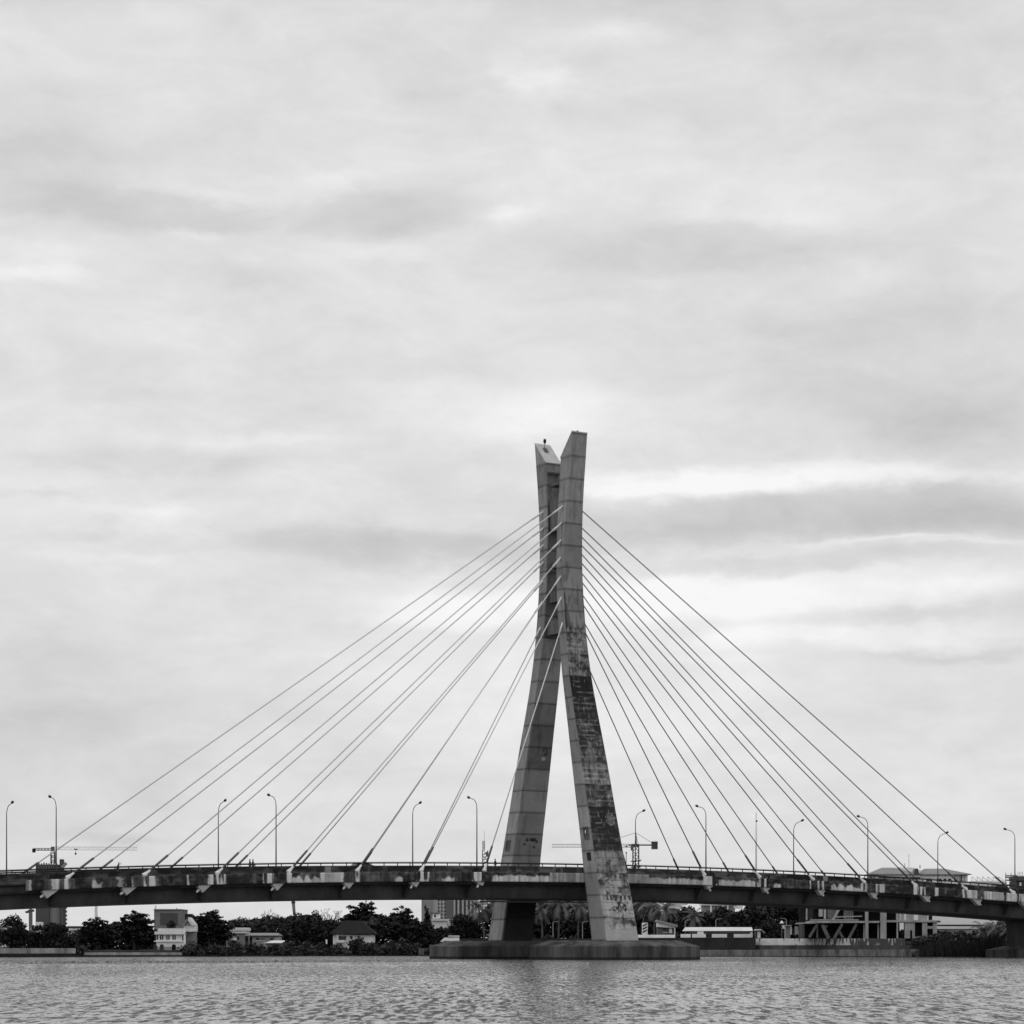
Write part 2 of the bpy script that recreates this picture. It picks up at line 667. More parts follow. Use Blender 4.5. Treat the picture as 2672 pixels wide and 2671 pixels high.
# ------------------------------------------------------------------ bridge
bridge = thing('cable_stayed_bridge', 'concrete cable-stayed bridge with one crossed two-leg pylon and stained deck', 'bridge', (X0, Z0, 0), TH)

LT = np.array([[2.0, 16.35, 6.05, 4.5], [3.5, 16.05, 6.0, 4.47], [6.4, 15.35, 5.88, 4.43], [10, 14.4, 5.75, 4.3], [13.8, 13.4, 5.64, 4.05], [17.6, 12.42, 5.43, 3.74],
               [21.5, 11.42, 5.22, 3.53], [25.2, 10.43, 5.08, 3.4], [29, 9.45, 4.95, 3.22], [32.8, 8.45, 4.8, 3.02], [36.6, 7.45, 4.62, 2.75], [40.4, 6.4, 4.45, 2.47],
               [44.2, 5.4, 4.27, 2.3], [46.8, 4.78, 4.15, 2.27], [49.2, 4.3, 4.02, 2.27], [51.8, 3.85, 3.9, 2.27], [55.6, 3.3, 3.8, 2.27], [59.4, 2.9, 3.72, 2.25],
               [63.2, 2.65, 3.63, 2.25], [67, 2.6, 3.5, 2.32], [70.8, 2.73, 3.33, 2.46], [74.6, 3.02, 3.15, 2.6], [78.3, 3.4, 3.02, 2.78], [82, 3.8, 2.94, 3.05], [86, 4.1, 2.94, 3.35]])


def leg_dim(z):
    return [np.interp(z, LT[:, 0], LT[:, i]) for i in (1, 2, 3)]


JZ = 17.46


def concrete_paint(s, z, seed, base=.285):
    f_ = fbm(s * 3.0, z * 0.55, seed, 5)
    seg = np.floor((z - JZ) / 3.59)
    tone = hashn(seg, seg * 0 + seed, 5)
    v_ = base * (0.80 + 0.38 * f_) * (0.78 + 0.40 * tone)
    st = fbm(s * 7 + 31, z * 0.22, seed + 9, 4)
    v_ = v_ * (1 - 0.32 * sst(.56, .75, st))
    zz = (z - JZ) / 3.59
    d = np.abs(zz - np.round(zz)) * 3.59
    v_ = v_ * (1 - 0.62 * np.exp(-(d / 0.12) ** 2))
    # run-off under each joint
    below = (np.ceil(zz) - zz) * 3.59
    v_ = v_ * (1 - 0.22 * np.exp(-below / 0.5) * vnoise(s * 9, seg, seed + 3))
    return v_


ZONES = [(49.8, 53.4, .08, .28, .56), (46.2, 49.8, .045, .27, .46), (42.6, 46.2, .025, .12, .24), (39.0, 42.6, .04, .16, .34), (35.41, 39.0, .04, .19, .42),
         (31.82, 35.41, .045, .22, .42), (28.23, 31.82, .06, .26, .50), (24.64, 28.23, .055, .20, .44), (21.05, 24.64, .035, .19, .34), (17.46, 21.05, .04, .16, .38),
         (13.87, 17.46, .08, .32, .53), (10.28, 13.87, .07, .40, .53), (6.69, 10.28, .06, .50, .58), (1.0, 6.69, .06, .46, .55)]


def mural_paint(s, z):
    """the outer face of the near leg: mould-black and limewash-white painted panels"""
    v_ = concrete_paint(s, z, 3, .31)
    # black mould creeping down the left arris above the panels
    e = sst(.42, .60, fbm(s * 9, z * 0.8, 41, 4) + 0.25 * np.exp(-s / .10) * sst(66, 56, z) - 0.10 + 0.20 * np.exp(-np.abs(z - 54.2) / .7))
    e = e * sst(66, 60, z) * sst(52, 54, z) * (0.35 + 0.65 * np.exp(-s / .15) + 0.6 * np.exp(-np.abs(z - 54.0) / .6))
    v_ = v_ * (1 - 0.8 * np.clip(e, 0, 1))
    for (a, b, dk, lt, bias) in ZONES:
        sel = (z >= a) & (z < b)
        sw = s + .10 * (vnoise(s * 6, z * 1.5, int(a) + 5) - .5)
        zw = z + .5 * (vnoise(s * 5, z * 1.2, int(a) + 6) - .5)
        q = 0.5 * fbm(sw * 4.5, zw * 0.9, int(a * 7), 5) + 0.34 * fbm(sw * 11, zw * 2.4, int(a * 7) + 2, 3) + 0.16 * vnoise(np.floor(sw * 4) * 1.7, np.floor(zw / 0.9) * 2.3, int(a))
        t = sst(1 - bias - .15, 1 - bias + .15, q)
        p = dk + (lt - dk) * t
        # pale mortar-like grid lines, broken up
        row = np.floor((z - a) / 0.87)
        dz = np.abs((z - a) / 0.87 - np.round((z - a) / 0.87)) * 0.87
        ln = np.exp(-(dz / 0.10) ** 2) * sst(.5, .75, vnoise(s * 3.3, row * 3.1, int(a) + 2))
        col = (s * 4 + hashn(row, row * 0, int(a)) * 3) % 1.0
        lc = .8 * np.exp(-((col - .5) / 0.07) ** 2) * sst(.5, .8, vnoise(np.floor(s * 4 + hashn(row, row * 0, int(a)) * 3) * 3.7, z * 1.3, 8))
        k = 0.22 if a < 39 else 0.20
        if a < 18:
            k = 0.08
        p = p + k * np.clip(ln + lc, 0, 1) * (p < .3)
        drip = vnoise(s * 24, z * .3, int(a) + 77)
        p = p * (0.70 + 0.60 * drip)
        dj = np.abs((z - a) / 1.2 - np.round((z - a) / 1.2)) * 1.2
        p = p * (1 - .45 * np.exp(-(dj / .09) ** 2) * sst(.3, .6, vnoise(s * 4, row, 5)))
        p = p * (1 - .6 * np.exp(-((b - z) / .35) ** 2) * (.4 + .6 * vnoise(s * 6, z * 0 + a, 6)))
        v_ = np.where(sel, p, v_)
    # figures: an oval, crenels, two dark arches, a white base
    ov = ((s - .74) / .17) ** 2 + ((z - 22.6) / 1.0) ** 2
    v_ = np.where(np.abs(ov - .85) < .30 * vnoise(s * 8, z * 1.6, 14), .26, v_)
    v_ = np.where(ov < .5, .12 + .1 * vnoise(s * 20, z * 3, 2), v_)
    for zt, hgt, nn, dk in ((13.75, .85, 7, .10), (10.2, .75, 6.5, .07)):
        cr = (z < zt) & (z > zt - hgt * (.55 + .9 * vnoise(s * nn, zt, 12))) & (((s * nn + .35 * vnoise(s * 9, z * 2, 3)) % 1.0) < .5) & (vnoise(s * nn * 0.5, zt, 4) > .36)
        v_ = np.where(cr, dk, v_)
    s2 = s + .06 * (vnoise(s * 14, z * 3.0, 21) - .5)
    z2 = z + .5 * (vnoise(s * 11, z * 2.2, 22) - .5)
    for sc, hh in ((.55, 8.30), (.72, 8.42)):
        hd = ((s2 - sc) / .075) ** 2 + ((z2 - hh) / .62) ** 2
        al = 1 - sst(.7, 1.1, hd)
        v_ = v_ * (1 - al) + .035 * al
        hd = ((s2 - sc) / .035) ** 2 + ((z2 - hh + .1) / .26) ** 2
        v_ = np.where(hd < 1, .25, v_)
    al = (1 - sst(.02, .05, np.abs(s2 - .36) - .10)) * (1 - sst(.25, .40, np.abs(z2 - 8.05))) * sst(.25, .45, vnoise(s * 17, z * 1.6, 8))
    v_ = v_ * (1 - .85 * al)
    al = (1 - sst(.03, .06, np.abs(s2 - .60))) * sst(4.8, 5.2, z) * (1 - sst(7.6, 8.0, z)) * sst(.35, .6, vnoise(s * 12, z * 1.2, 18))
    v_ = v_ * (1 - .6 * al)
    v_ = np.where((z < 4.6 + .5 * vnoise(s * 5, 0, 3)), .36 + .16 * fbm(s * 12, z * .8, 8), v_)
    return np.clip(v_, .02, .8)


def rear_inner_paint(s, z):
    v_ = concrete_paint(s, z, 11, .30)
    v_ = v_ * (1 - .40 * sst(31.2, 32.2, z) * (1 - sst(38.5, 40, z)) * (0.5 + .8 * fbm(s * 3, z * .7, 61, 4)))
    b_ = ((s - .72) / .13) ** 2 + ((z - 34.8) / .8) ** 2
    v_ = np.where((b_ < 1) & (vnoise(s * 18, z * 2.4, 5) > .35), .07, v_)
    b_ = ((s - .68) / .09) ** 2 + ((z - 33.6) / .32) ** 2
    v_ = np.where(b_ < 1, .42, v_)
    blk = 1 - sst(9.4, 10.4, z + .6 * (vnoise(s * 6, z, 9) - .5))         # under-deck shade, with damp, painted black on the lower lifts
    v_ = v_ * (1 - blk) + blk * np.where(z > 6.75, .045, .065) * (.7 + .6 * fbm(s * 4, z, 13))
    # scrawled graffiti tag
    for i, cx in enumerate((.46, .54, .62, .70)):
        v_ = np.where((np.abs(s - cx) < .032) & (np.abs(z - 20.0 - .12 * (i % 2)) < .26), .03, v_)
    for cx, sl in ((.38, .25), (.77, .22)):
        v_ = np.where((np.abs(s - cx + (z - 19.6) * -.08) < .018) & (z > 18.7) & (z < 20.4), .03, v_)
    v_ = np.where((np.abs(z - 20.0) < .07) & (s > .34) & (s < .82), .03, v_)
    return v_


def make_leg(sg, label):
    z_lo, z_hi = 2.0, 86.0
    zs = np.concatenate([np.arange(z_lo, 72, 0.11), 72 + (np.arange(0, 101) / 100.0) * 14.0])
    no, ns, ni = 44, 10, 14                        # vertices along the outer, side and inner faces
    ring_s = []                                    # (face, s) around the ring
    ring_s += [(0, k / no) for k in range(no)]                      # outer, from the -u arris to the +u arris
    ring_s += [(1, k / ns) for k in range(ns)]                      # +u side, outer to inner
    ring_s += [(2, k / ni) for k in range(ni)]                      # inner, +u to -u
    ring_s += [(3, k / ns) for k in range(ns)]                      # -u side, inner to outer
    face = np.array([q[0] for q in ring_s])
    s = np.array([q[1] for q in ring_s])
    across = np.where(face == 0, s - .5, np.where(face == 1, .5, np.where(face == 2, .5 - s, -.5)))
    outw = np.where(face == 0, .5, np.where(face == 1, .5 - s, np.where(face == 2, -.5, s - .5)))
    nz, nrv = len(zs), len(s)
    zc = np.repeat(zs[:, None], nrv, 1)
    top = 85.9 - (0.5 - outw) * 3.7
    t = np.clip((zc - 72) / 14.0, 0, 1)
    z = np.where(zc > 72, 72 + t * (top[None, :] - 72), zc)
    w_, a_, b_ = leg_dim(z)
    U = U0 + across[None, :] * a_
    O = outw[None, :] * b_
    # hollow between the flanges of the inner face above the fork
    hol = (face == 2)[None, :] & (np.abs(across)[None, :] < .40) & (z > 53.2) & (z < 80.6)
    O = np.where(hol, O + 0.95, O)
    Nn = NC + sg * (w_ + O)
    V = np.stack([U, Nn, z], -1).reshape(-1, 3)
    sv = np.repeat(s[None, :], nz, 0)
    fv = np.repeat(face[None, :], nz, 0)
    side = concrete_paint(sv * 1.7 + 5, z, 7 + sg, .275)
    if sg < 0:
        P = np.where(fv == 0, mural_paint(sv, z), side)
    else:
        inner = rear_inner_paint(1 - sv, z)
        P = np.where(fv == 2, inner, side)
    i = np.arange(nz - 1)[:, None] * nrv
    j = np.arange(nrv)[None, :]
    j2 = (j + 1) % nrv
    Fq = np.stack([i + j, i + j2, i + nrv + j2, i + nrv + j], -1).reshape(-1, 4)
    if sg > 0:
        Fq = Fq[:, ::-1]
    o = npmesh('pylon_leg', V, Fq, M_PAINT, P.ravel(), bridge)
    tag(o, label)
    # roof slab on the slanting top, hatch, beacon
    last = V.reshape(nz, nrv, 3)[-1]
    c4 = [Vector(last[0]), Vector(last[no]), Vector(last[no + ns]), Vector(last[no + ns + ni])]
    cen = sum(c4, Vector()) / 4
    lo = [cen + (p - cen) * 1.03 for p in c4]
    nrm = (lo[1] - lo[0]).cross(lo[2] - lo[0]).normalized()
    if nrm.z < 0:
        nrm = -nrm
    MB().hexa([p - nrm * .02 for p in lo], [p + nrm * .14 for p in lo]).build('roof_slab', mat('pale_roof_slab', .52, var=.12, scale=.8), o)
    hc = lo[0] * .30 + lo[1] * .30 + lo[2] * .2 + lo[3] * .2
    ax = (lo[1] - lo[0]).normalized()
    ay = (lo[2] - lo[1]).normalized()
    off = -.15 if sg > 0 else 0.0
    q = [hc + ax * (off + i_ * .36) + ay * (j_ * .55 - .3) + nrm * .145 for i_, j_ in ((-1, -1), (1, -1), (1, 1), (-1, 1))]
    MB().hexa(q, [p + nrm * .12 for p in q]).build('roof_hatch', M_STEEL, o)
    hb = hc + ax * (off + .1) - ay * .9 + nrm * .13
    hgt = 0.9 if sg > 0 else 0.5
    m_ = MB().tube([hb, hb + Vector((0, 0, hgt))], .05, 6).build('beacon_pole', M_STEEL, o)
    MB().tube([hb + Vector((0, 0, hgt - .1)), hb + Vector((0, 0, hgt + .15)), hb + Vector((0, 0, hgt + .6)), hb + Vector((0, 0, hgt + .7))], [.12, .26, .24, .08], 8).build('beacon_lamp', M_BLACK, o)
    # openings in the -u side
    for (zc_, wd, hg, fr, deep) in (((20.3, 1.45, 2.0, True, .05), (16.5, 1.05, 1.35, False, .02)) if sg < 0 else ((19.2, 1.25, 1.75, True, .05),)):
        w2, a2, b2 = leg_dim(zc_)
        sl = 0.262                              # the leg's lean
        nm = NC + sg * (w2 + (.02 if sg < 0 else .1) * b2)

        def pt(dn, dz, out):
            return (U0 - a2 / 2 - out - dz * -.015 - .03, nm + dn - sg * sl * dz, zc_ + dz)
        if fr:
            mb = MB()
            for (a0, a1, b0, b1) in ((-wd / 2, wd / 2, hg / 2 - .16, hg / 2), (-wd / 2, wd / 2, -hg / 2, -hg / 2 + .16), (-wd / 2, -wd / 2 + .16, -hg / 2 + .16, hg / 2 - .16), (wd / 2 - .16, wd / 2, -hg / 2 + .16, hg / 2 - .16)):
                mb.hexa([pt(a0, b0, -.05), pt(a1, b0, -.05), pt(a1, b1, -.05), pt(a0, b1, -.05)], [pt(a0, b0, .12), pt(a1, b0, .12), pt(a1, b1, .12), pt(a0, b1, .12)])
            mb.build('opening_frame', mat('frame_concrete', .13, var=.2), o)
            hw, hh = wd / 2 - .17, hg / 2 - .17
            MB().hexa([pt(-hw, -hh, -.05), pt(hw, -hh, -.05), pt(hw, hh, -.05), pt(-hw, hh, -.05)], [pt(-hw, -hh, .03), pt(hw, -hh, .03), pt(hw, hh, .03), pt(-hw, hh, .03)]).build('opening_panel', mat('panel_grey', .20 if sg > 0 else .09, var=.2), o)
            if sg < 0:
                e_ = MB().ell(pt(.05, .15, .08), (.07, .13, .3)).build('opening_lamp', M_WHITE, o, smooth=True)
        else:
            hw, hh = wd / 2, hg / 2
            MB().hexa([pt(-hw, -hh, -.05), pt(hw, -hh, -.05), pt(hw, hh, -.05), pt(-hw, hh, -.05)], [pt(-hw, -hh, .04), pt(hw, -hh, .04), pt(hw, hh, .04), pt(-hw, hh, .04)]).build('opening_panel', M_BLACK, o)
    return o


make_leg(-1, 'near pylon leg with mould-black and white painted outer face')
make_leg(1, 'far pylon leg of plain grey concrete with a scrawled tag')

# cross walls tying the legs above the fork
for (za, zb, uu) in ((53.6, 56.0, 1.25), (58.9, 60.6, 1.15), (64.6, 65.6, 1.0), (70.6, 76.0, 1.1), (78.2, 78.8, .8)):
    zm = np.array([za, zb])
    w_, a_, b_ = leg_dim(zm)
    n0 = NC - (w_ - b_ / 2) - .1
    n1_ = NC + (w_ - b_ / 2) + .1
    u_a, u_b = U0 - uu, U0 + uu
    MB().hexa([(u_a, n0[0], za), (u_b, n0[0], za), (u_b, n1_[0], za), (u_a, n1_[0], za)],
              [(u_a, n0[1], zb), (u_b, n0[1], zb), (u_b, n1_[1], zb), (u_a, n1_[1], zb)]).build('cross_wall', mat('cross_concrete', .12, var=.4, scale=.8, streak=4), bridge)

# pile caps: octagons with a bevelled top
for sg in (-1, 1):
    cn = NC + sg * 16.1
    rr_ = 13.9
    an = [math.radians(22.5 + 45 * k) for k in range(8)]

    def ring(r_, z):
        return [(U0 + r_ * math.cos(a), cn + r_ * math.sin(a), z) for a in an]
    mb = MB()
    rs = [ring(rr_, -2.5), ring(rr_, 2.15), ring(rr_ - 3.2, 3.05)]
    V = rs[0] + rs[1] + rs[2]
    fs = [(8 * j + i, 8 * j + (i + 1) % 8, 8 * (j + 1) + (i + 1) % 8, 8 * (j + 1) + i) for j in range(2) for i in range(8)] + [tuple(range(16, 24))]
    mb.add(V, fs)
    mb.build('pile_cap', M_CAP, bridge, bevel=.06)
    rb = ring(rr_ + .03, -.3) + ring(rr_ + .03, .42)
    MB().add(rb, [(i, (i + 1) % 8, 8 + (i + 1) % 8, 8 + i) for i in range(8)]).build('tide_mark', M_QUAY, bridge)

# deck ---------------------------------------------------------------------------------------
def sweep(name, us, section, m, paint=None, closed=True):
    """section(u) -> list of (n, z) around; returns one mesh lofted along u"""
    rings = [section(u) for u in us]
    k = len(rings[0])
    V = np.array([(u, q[0], q[1]) for u, r_ in zip(us, rings) for q in r_])
    i = np.arange(len(us) - 1)[:, None] * k
    j = np.arange(k if closed else k - 1)[None, :]
    j2 = (j + 1) % k
    Fq = np.stack([i + j, i + k + j, i + k + j2, i + j2], -1).reshape(-1, 4)
    o = npmesh(name, V, Fq, m, paint, bridge)
    return o


PATCH = [(70, 78, .3, 's'), (132, 183, .46, 'v'), (238, 262, .3, 'l'), (300, 325, .26, 'm'), (342, 403, .58, 'v'), (485, 505, .5, 'v'), (540, 585, .52, 'v'), (683, 758, .5, 'v'), (760, 830, .42, 'l'),
         (832, 892, .46, 's'), (925, 948, .48, 'v'), (1028, 1045, .4, 'l'), (1085, 1115, .6, 'v'), (1150, 1180, .4, 'l'), (1225, 1280, .6, 'v'), (1282, 1430, .46, 'd'), (1430, 1525, .28, 's'),
         (1635, 1690, .30, 's'), (1690, 1830, .36, 'd'), (1830, 1870, .52, 'v'), (1872, 1966, .42, 'd'), (1972, 2003, .5, 'v'), (2015, 2032, .5, 'l'), (2110, 2150, .62, 'v'), (2165, 2245, .42, 'l'),
         (2243, 2270, .62, 'v'), (2272, 2305, .46, 'v'), (2375, 2410, .62, 'v'), (2436, 2452, .52, 'v'), (2508, 2560, .5, 'v'), (2565, 2615, .36, 's'), (2622, 2650, .42, 's'), (2652, 2690, .5, 'v')]


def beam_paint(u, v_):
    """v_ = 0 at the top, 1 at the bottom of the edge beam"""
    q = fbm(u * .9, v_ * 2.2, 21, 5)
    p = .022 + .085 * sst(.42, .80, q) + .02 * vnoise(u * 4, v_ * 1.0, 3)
    p = p + .09 * (vnoise(u * .23, 0 * u, 31) > .7) * fbm(u * 3, v_, 6)
    for (x0, x1, val, kd) in PATCH:
        a, b = u_of_px(x0), u_of_px(x1)
        inn = sst(a - .12, a + .06, u + .2 * (vnoise(v_ * 4, u * 0 + x0, 5) - .5)) * (1 - sst(b - .06, b + .12, u + .2 * (vnoise(v_ * 4, u * 0 + x1, 6) - .5)))
        g = fbm(u * 1.7, v_ * 2.5, 51, 4)
        if kd == 'v':
            st = vnoise(u * 2.1, v_ * .4, int(x0)) * .75 + .25 * vnoise(u * 5, v_ * .6, int(x0) + 1)
            al = sst(.42, .52, st)
            tgt = val * (.8 + .4 * g)
        elif kd == 's':
            al = sst(.2, .32, g + .05)
            tgt = val * (.85 + .3 * g)
        elif kd == 'l':
            al = sst(.3, .5, v_ + .55 * (vnoise(u * 1.6, v_ * 0, int(x0)) - .6) + .3 * (g - .5))
            tgt = val * (.8 + .4 * g)
        elif kd == 'd':
            edge = .22 + .38 * vnoise(u * 2.1, v_ * 0, int(x0)) * vnoise(u * .7, v_ * 0, int(x0) + 4) + .12 * vnoise(u * 7, v_ * 0, 9)
            al = sst(-.05, .05, v_ - edge)
            tgt = val * (.8 + .35 * g)
        else:
            al = sst(.45, .6, g)
            tgt = val + 0 * u
        p = p * (1 - inn * al) + np.minimum(tgt * 1.35, .8) * inn * al
    p = p * (.62 + .76 * vnoise(u * 2.7, v_ * .35, 91) * (.5 + vnoise(u * .5, 0 * u, 92)))
    d = np.abs(u / 3.8 - np.round(u / 3.8)) * 3.8
    p = p * (1 - .45 * np.exp(-(d / .07) ** 2))
    return np.clip(p, .02, .75)


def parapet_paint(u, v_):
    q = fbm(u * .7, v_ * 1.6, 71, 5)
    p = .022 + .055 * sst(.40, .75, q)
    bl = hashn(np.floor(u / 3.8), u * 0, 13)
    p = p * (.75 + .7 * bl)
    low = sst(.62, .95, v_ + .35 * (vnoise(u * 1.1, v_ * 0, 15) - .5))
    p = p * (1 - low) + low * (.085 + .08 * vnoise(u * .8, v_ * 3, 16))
    mid = sst(-36, -28, u) * (1 - sst(30, 40, u))
    p = p * (1 + .65 * mid * (1 - low))
    d = np.abs(u / 3.8 - np.round(u / 3.8)) * 3.8
    p = p * (1 - .4 * np.exp(-(d / .06) ** 2))
    for x0, x1, val in ((855, 870, .26), (2156, 2168, .30), (1475, 1510, .05), (2110, 2122, .03)):
        a, b = u_of_px(x0), u_of_px(x1)
        p = np.where((u > a) & (u < b) & (v_ > .1) & (v_ < .8), val, p)
    return np.clip(p, .02, .6)


def face_grid(us, k):
    uu = np.repeat(np.asarray(us)[:, None], k, 1)
    return uu


us_b = np.arange(-96, 96.01, .14)
KB = 12
vv = np.linspace(0, 1, KB)
def make_edge(near):
    def sec(u):
        l = float(L(u))
        n_ = [-.45] * KB
        pts = [(-.45, l - 1.47 * t) for t in vv] + [(.75, l - 1.47), (.75, l)]
        return pts if near else [(WD - a, b) for a, b in pts][::-1]
    us = us_b if near else np.arange(-96, 96.01, 2.0)
    k = KB + 2
    uu = np.repeat(us[:, None], k, 1)
    v2 = np.concatenate([vv, [1, 0]])
    if not near:
        v2 = v2[::-1]
    P = beam_paint(uu, np.repeat(v2[None, :], len(us), 0))
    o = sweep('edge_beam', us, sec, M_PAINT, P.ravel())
    for u in (-96, 96):
        mb = MB()
        l = float(L(u))
        a = -.45 if near else WD + .45
        b = .75 if near else WD - .75
        e = .003 if u > 0 else -.003
        mb.add([(u + e, a, l), (u + e, b, l), (u + e, b, l - 1.47), (u + e, a, l - 1.47)], [(0, 1, 2, 3)])
        mb.build('beam_end', M_CONC, o)
    return o


for nr_ in (True, False):
    make_edge(nr_)

us_p = np.arange(-240, 240.01, .2)


def make_parapet(near):
    us = us_p if near else np.arange(-240, 240.01, 2.0)
    kp = 9
    t = np.linspace(0, 1, kp)

    def sec(u):
        l = float(L(u))
        pts = [(.76, l + 1.03 - 1.18 * q) for q in t] + [(1.02, l - .15), (1.02, l + 1.03)]
        return pts if near else [(WD - a, b) for a, b in pts][::-1]
    v2 = np.concatenate([t, [1, 0]])
    if not near:
        v2 = v2[::-1]
    uu = np.repeat(us[:, None], kp + 2, 1)
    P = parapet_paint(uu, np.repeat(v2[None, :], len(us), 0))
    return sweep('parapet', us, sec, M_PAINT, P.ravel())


make_parapet(True)
make_parapet(False)
us_g = np.concatenate([np.arange(-240, 240.01, 4.0)])
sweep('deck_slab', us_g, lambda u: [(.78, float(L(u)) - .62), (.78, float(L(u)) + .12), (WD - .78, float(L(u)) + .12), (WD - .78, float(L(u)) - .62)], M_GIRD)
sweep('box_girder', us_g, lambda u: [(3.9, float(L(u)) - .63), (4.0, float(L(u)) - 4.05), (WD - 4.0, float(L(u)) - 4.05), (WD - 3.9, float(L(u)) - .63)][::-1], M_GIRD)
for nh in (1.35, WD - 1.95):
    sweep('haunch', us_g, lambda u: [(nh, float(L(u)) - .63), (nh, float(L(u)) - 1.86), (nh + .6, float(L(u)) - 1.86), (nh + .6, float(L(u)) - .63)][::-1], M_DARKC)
sweep('service_pipe', np.arange(-12, 16.1, 2.0), lambda u: [(WD - 4.2 + .13 * math.cos(a), float(L(u)) - 4.28 + .13 * math.sin(a)) for a in np.arange(0, 6.28, .785)], mat('pale_pipe', .55, .5, var=.1))

# ribs below every anchorage, anchor blocks, cables
TZ = [55.9, 59.8, 63.2, 66.2, 69.0, 71.8, 74.5]
FARU = {-7: -91.1, -6: -79.0, -5: -67.2, -4: -55.9, -3: -44.5, -2: -33.0, -1: -21.5, 1: 20.6, 2: 32.0, 3: 43.3, 4: 54.7, 5: 66.2, 6: 77.7, 7: 89.3}
NEARP = {-7: 172, -6: 372.6, -5: 563.6, -4: 750.4, -3: 930, -2: 1097.7, -1: 1263, 1: 1841, 2: 1985, 3: 2125, 4: 2259, 5: 2393.6, 6: 2524, 7: 2649}
for near in (True, False):
    for k in list(range(-7, 0)) + list(range(1, 8)):
        sg = 1 if k > 0 else -1
        u = (u_of_px(NEARP[k]) if near else FARU[k])
        nn = 0.1 if near else WD - 0.1
        l = float(L(u))
        zt = TZ[abs(k) - 1]
        w_, a_, b_ = leg_dim(zt)
        leg_n = NC - w_ if near else NC + w_
        top = Vector((U0 + sg * (a_ / 2 - .5), leg_n, zt))
        foot = Vector((u, nn, l))
        d = (top - foot).normalized()
        body = bpy.data.objects.new('stay_cable', None)
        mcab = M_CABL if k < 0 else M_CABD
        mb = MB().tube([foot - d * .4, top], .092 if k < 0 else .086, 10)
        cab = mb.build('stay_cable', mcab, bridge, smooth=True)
        bpy.data.objects.remove(body)
        tag(cab, 'pale sheathed stay cable' if k < 0 else 'stay cable with shade painted into its sheath')
        ln = 5.2 - .1 * (7 - abs(k))
        MB().tube([foot + d * 1.5, foot + d * ln, foot + d * (ln + .12)], [.17, .17, .12], 10).build('guard_sleeve', M_SLEEVE, cab, smooth=True)
        MB().tube([foot + d * .12, foot + d * .24, foot + d * 1.0, foot + d * 1.6], [.36, .39, .19, .15], 12).build('anchor_socket', M_CONE, cab, smooth=True)
        if k < 0:
            MB().tube([top - d * 3.0, top], .15, 10).build('upper_guide', M_WHITE, cab, smooth=True)
        # block below the edge beam, square to the cable
        side = Vector((0, 1, 0))
        acr = d.cross(side).normalized()
        zb = l - 1.47
        hw = .6
        na, nb = (-.2, .7) if near else (WD - .7, WD + .2)
        dd = Vector((d.x, 0, d.z)).normalized()
        ac = Vector((dd.z, 0, -dd.x)) * (hw if sg < 0 else -hw)     # towards the pylon side
        tc_ = (zb - .01 - foot.z) / dd.z
        tq = [(zb - .01 - (foot.z + q.z)) / dd.z for q in (ac, -ac)]
        tb = min(tq[1], tc_) - (.1 + .07 * abs(k))
        A0 = foot + ac + dd * tq[0]
        A1 = foot - ac + dd * tq[1]
        B0 = foot + ac + dd * tb
        B1 = foot - ac + dd * tb
        qd = [A0, A1, B1, B0]
        b1 = foot + dd * tb
        b1.y = (na + nb) / 2
        blk = MB().hexa([Vector((p.x, na, p.z)) for p in qd], [Vector((p.x, nb, p.z)) for p in qd]).build('anchor_block', M_BLOCK, bridge)
        d = dd
        MB().tube([b1 + d * .1, b1 - d * .3, b1 - d * .6], [.19, .19, .16], 8).build('anchor_head', M_CONE, blk)
        # transverse rib under the cantilever
        q = [(1.98, l - .64), (3.88, l - .64), (3.96, l - 3.9), (3.3, l - 3.6), (1.98, l - 1.84)]
        if not near:
            q = [(WD - a, b) for a, b in q][::-1]
        MB().hexa([(u - sg * -.9 - .22, a, b) for a, b in q], [(u + sg * .9 + .22, a, b) for a, b in q]).build('transverse_rib', M_DARKC, bridge)
        if near:
            MB().tube([(u + sg * 1.9, .2, l), (u + sg * 1.9, .15, l + .3), (u + sg * 1.55 , .05, l + .62), (u + sg * 1.15, -.05, l + .55)], .13, 6).build('drain_spout', M_BLACK, bridge)

# railings on the parapets: handrail with one post every 2.4 m
RAILZ = 1.50
for near in (True, False):
    nn = .89 if near else WD - .89
    uu = np.arange(-200, 200.1, 4.0)
    mb = MB().tube([(u, nn, float(L(u)) + RAILZ - .03) for u in uu], .135, 6)
    rl = mb.build('railing', M_RAIL, bridge)
    if near:
        pm = MB().box(-.055, .055, -.05, .05, 0, .48)
        pst = None
        for i, u in enumerate(np.arange(-109, 109, 2.2)):
            if pst is None:
                pst = pm.build('rail_post', M_RAIL, rl)
                pp = pst
            else:
                pp = pst.copy()
                COL.objects.link(pp)
                pp.parent = rl
            pp.location = (u + random.Random(i).uniform(-.15, .15), nn, float(L(u)) + 1.02)
    else:
        mb = MB()
        for u in np.arange(-109, 109, 2.2):
            l = float(L(u + .9))
            mb.box(u + .85, u + .95, nn - .05, nn + .05, l + 1.02, l + 1.5)
        st = mb.build('rail_post', M_RAIL, rl)
        st['kind'] = 'stuff'

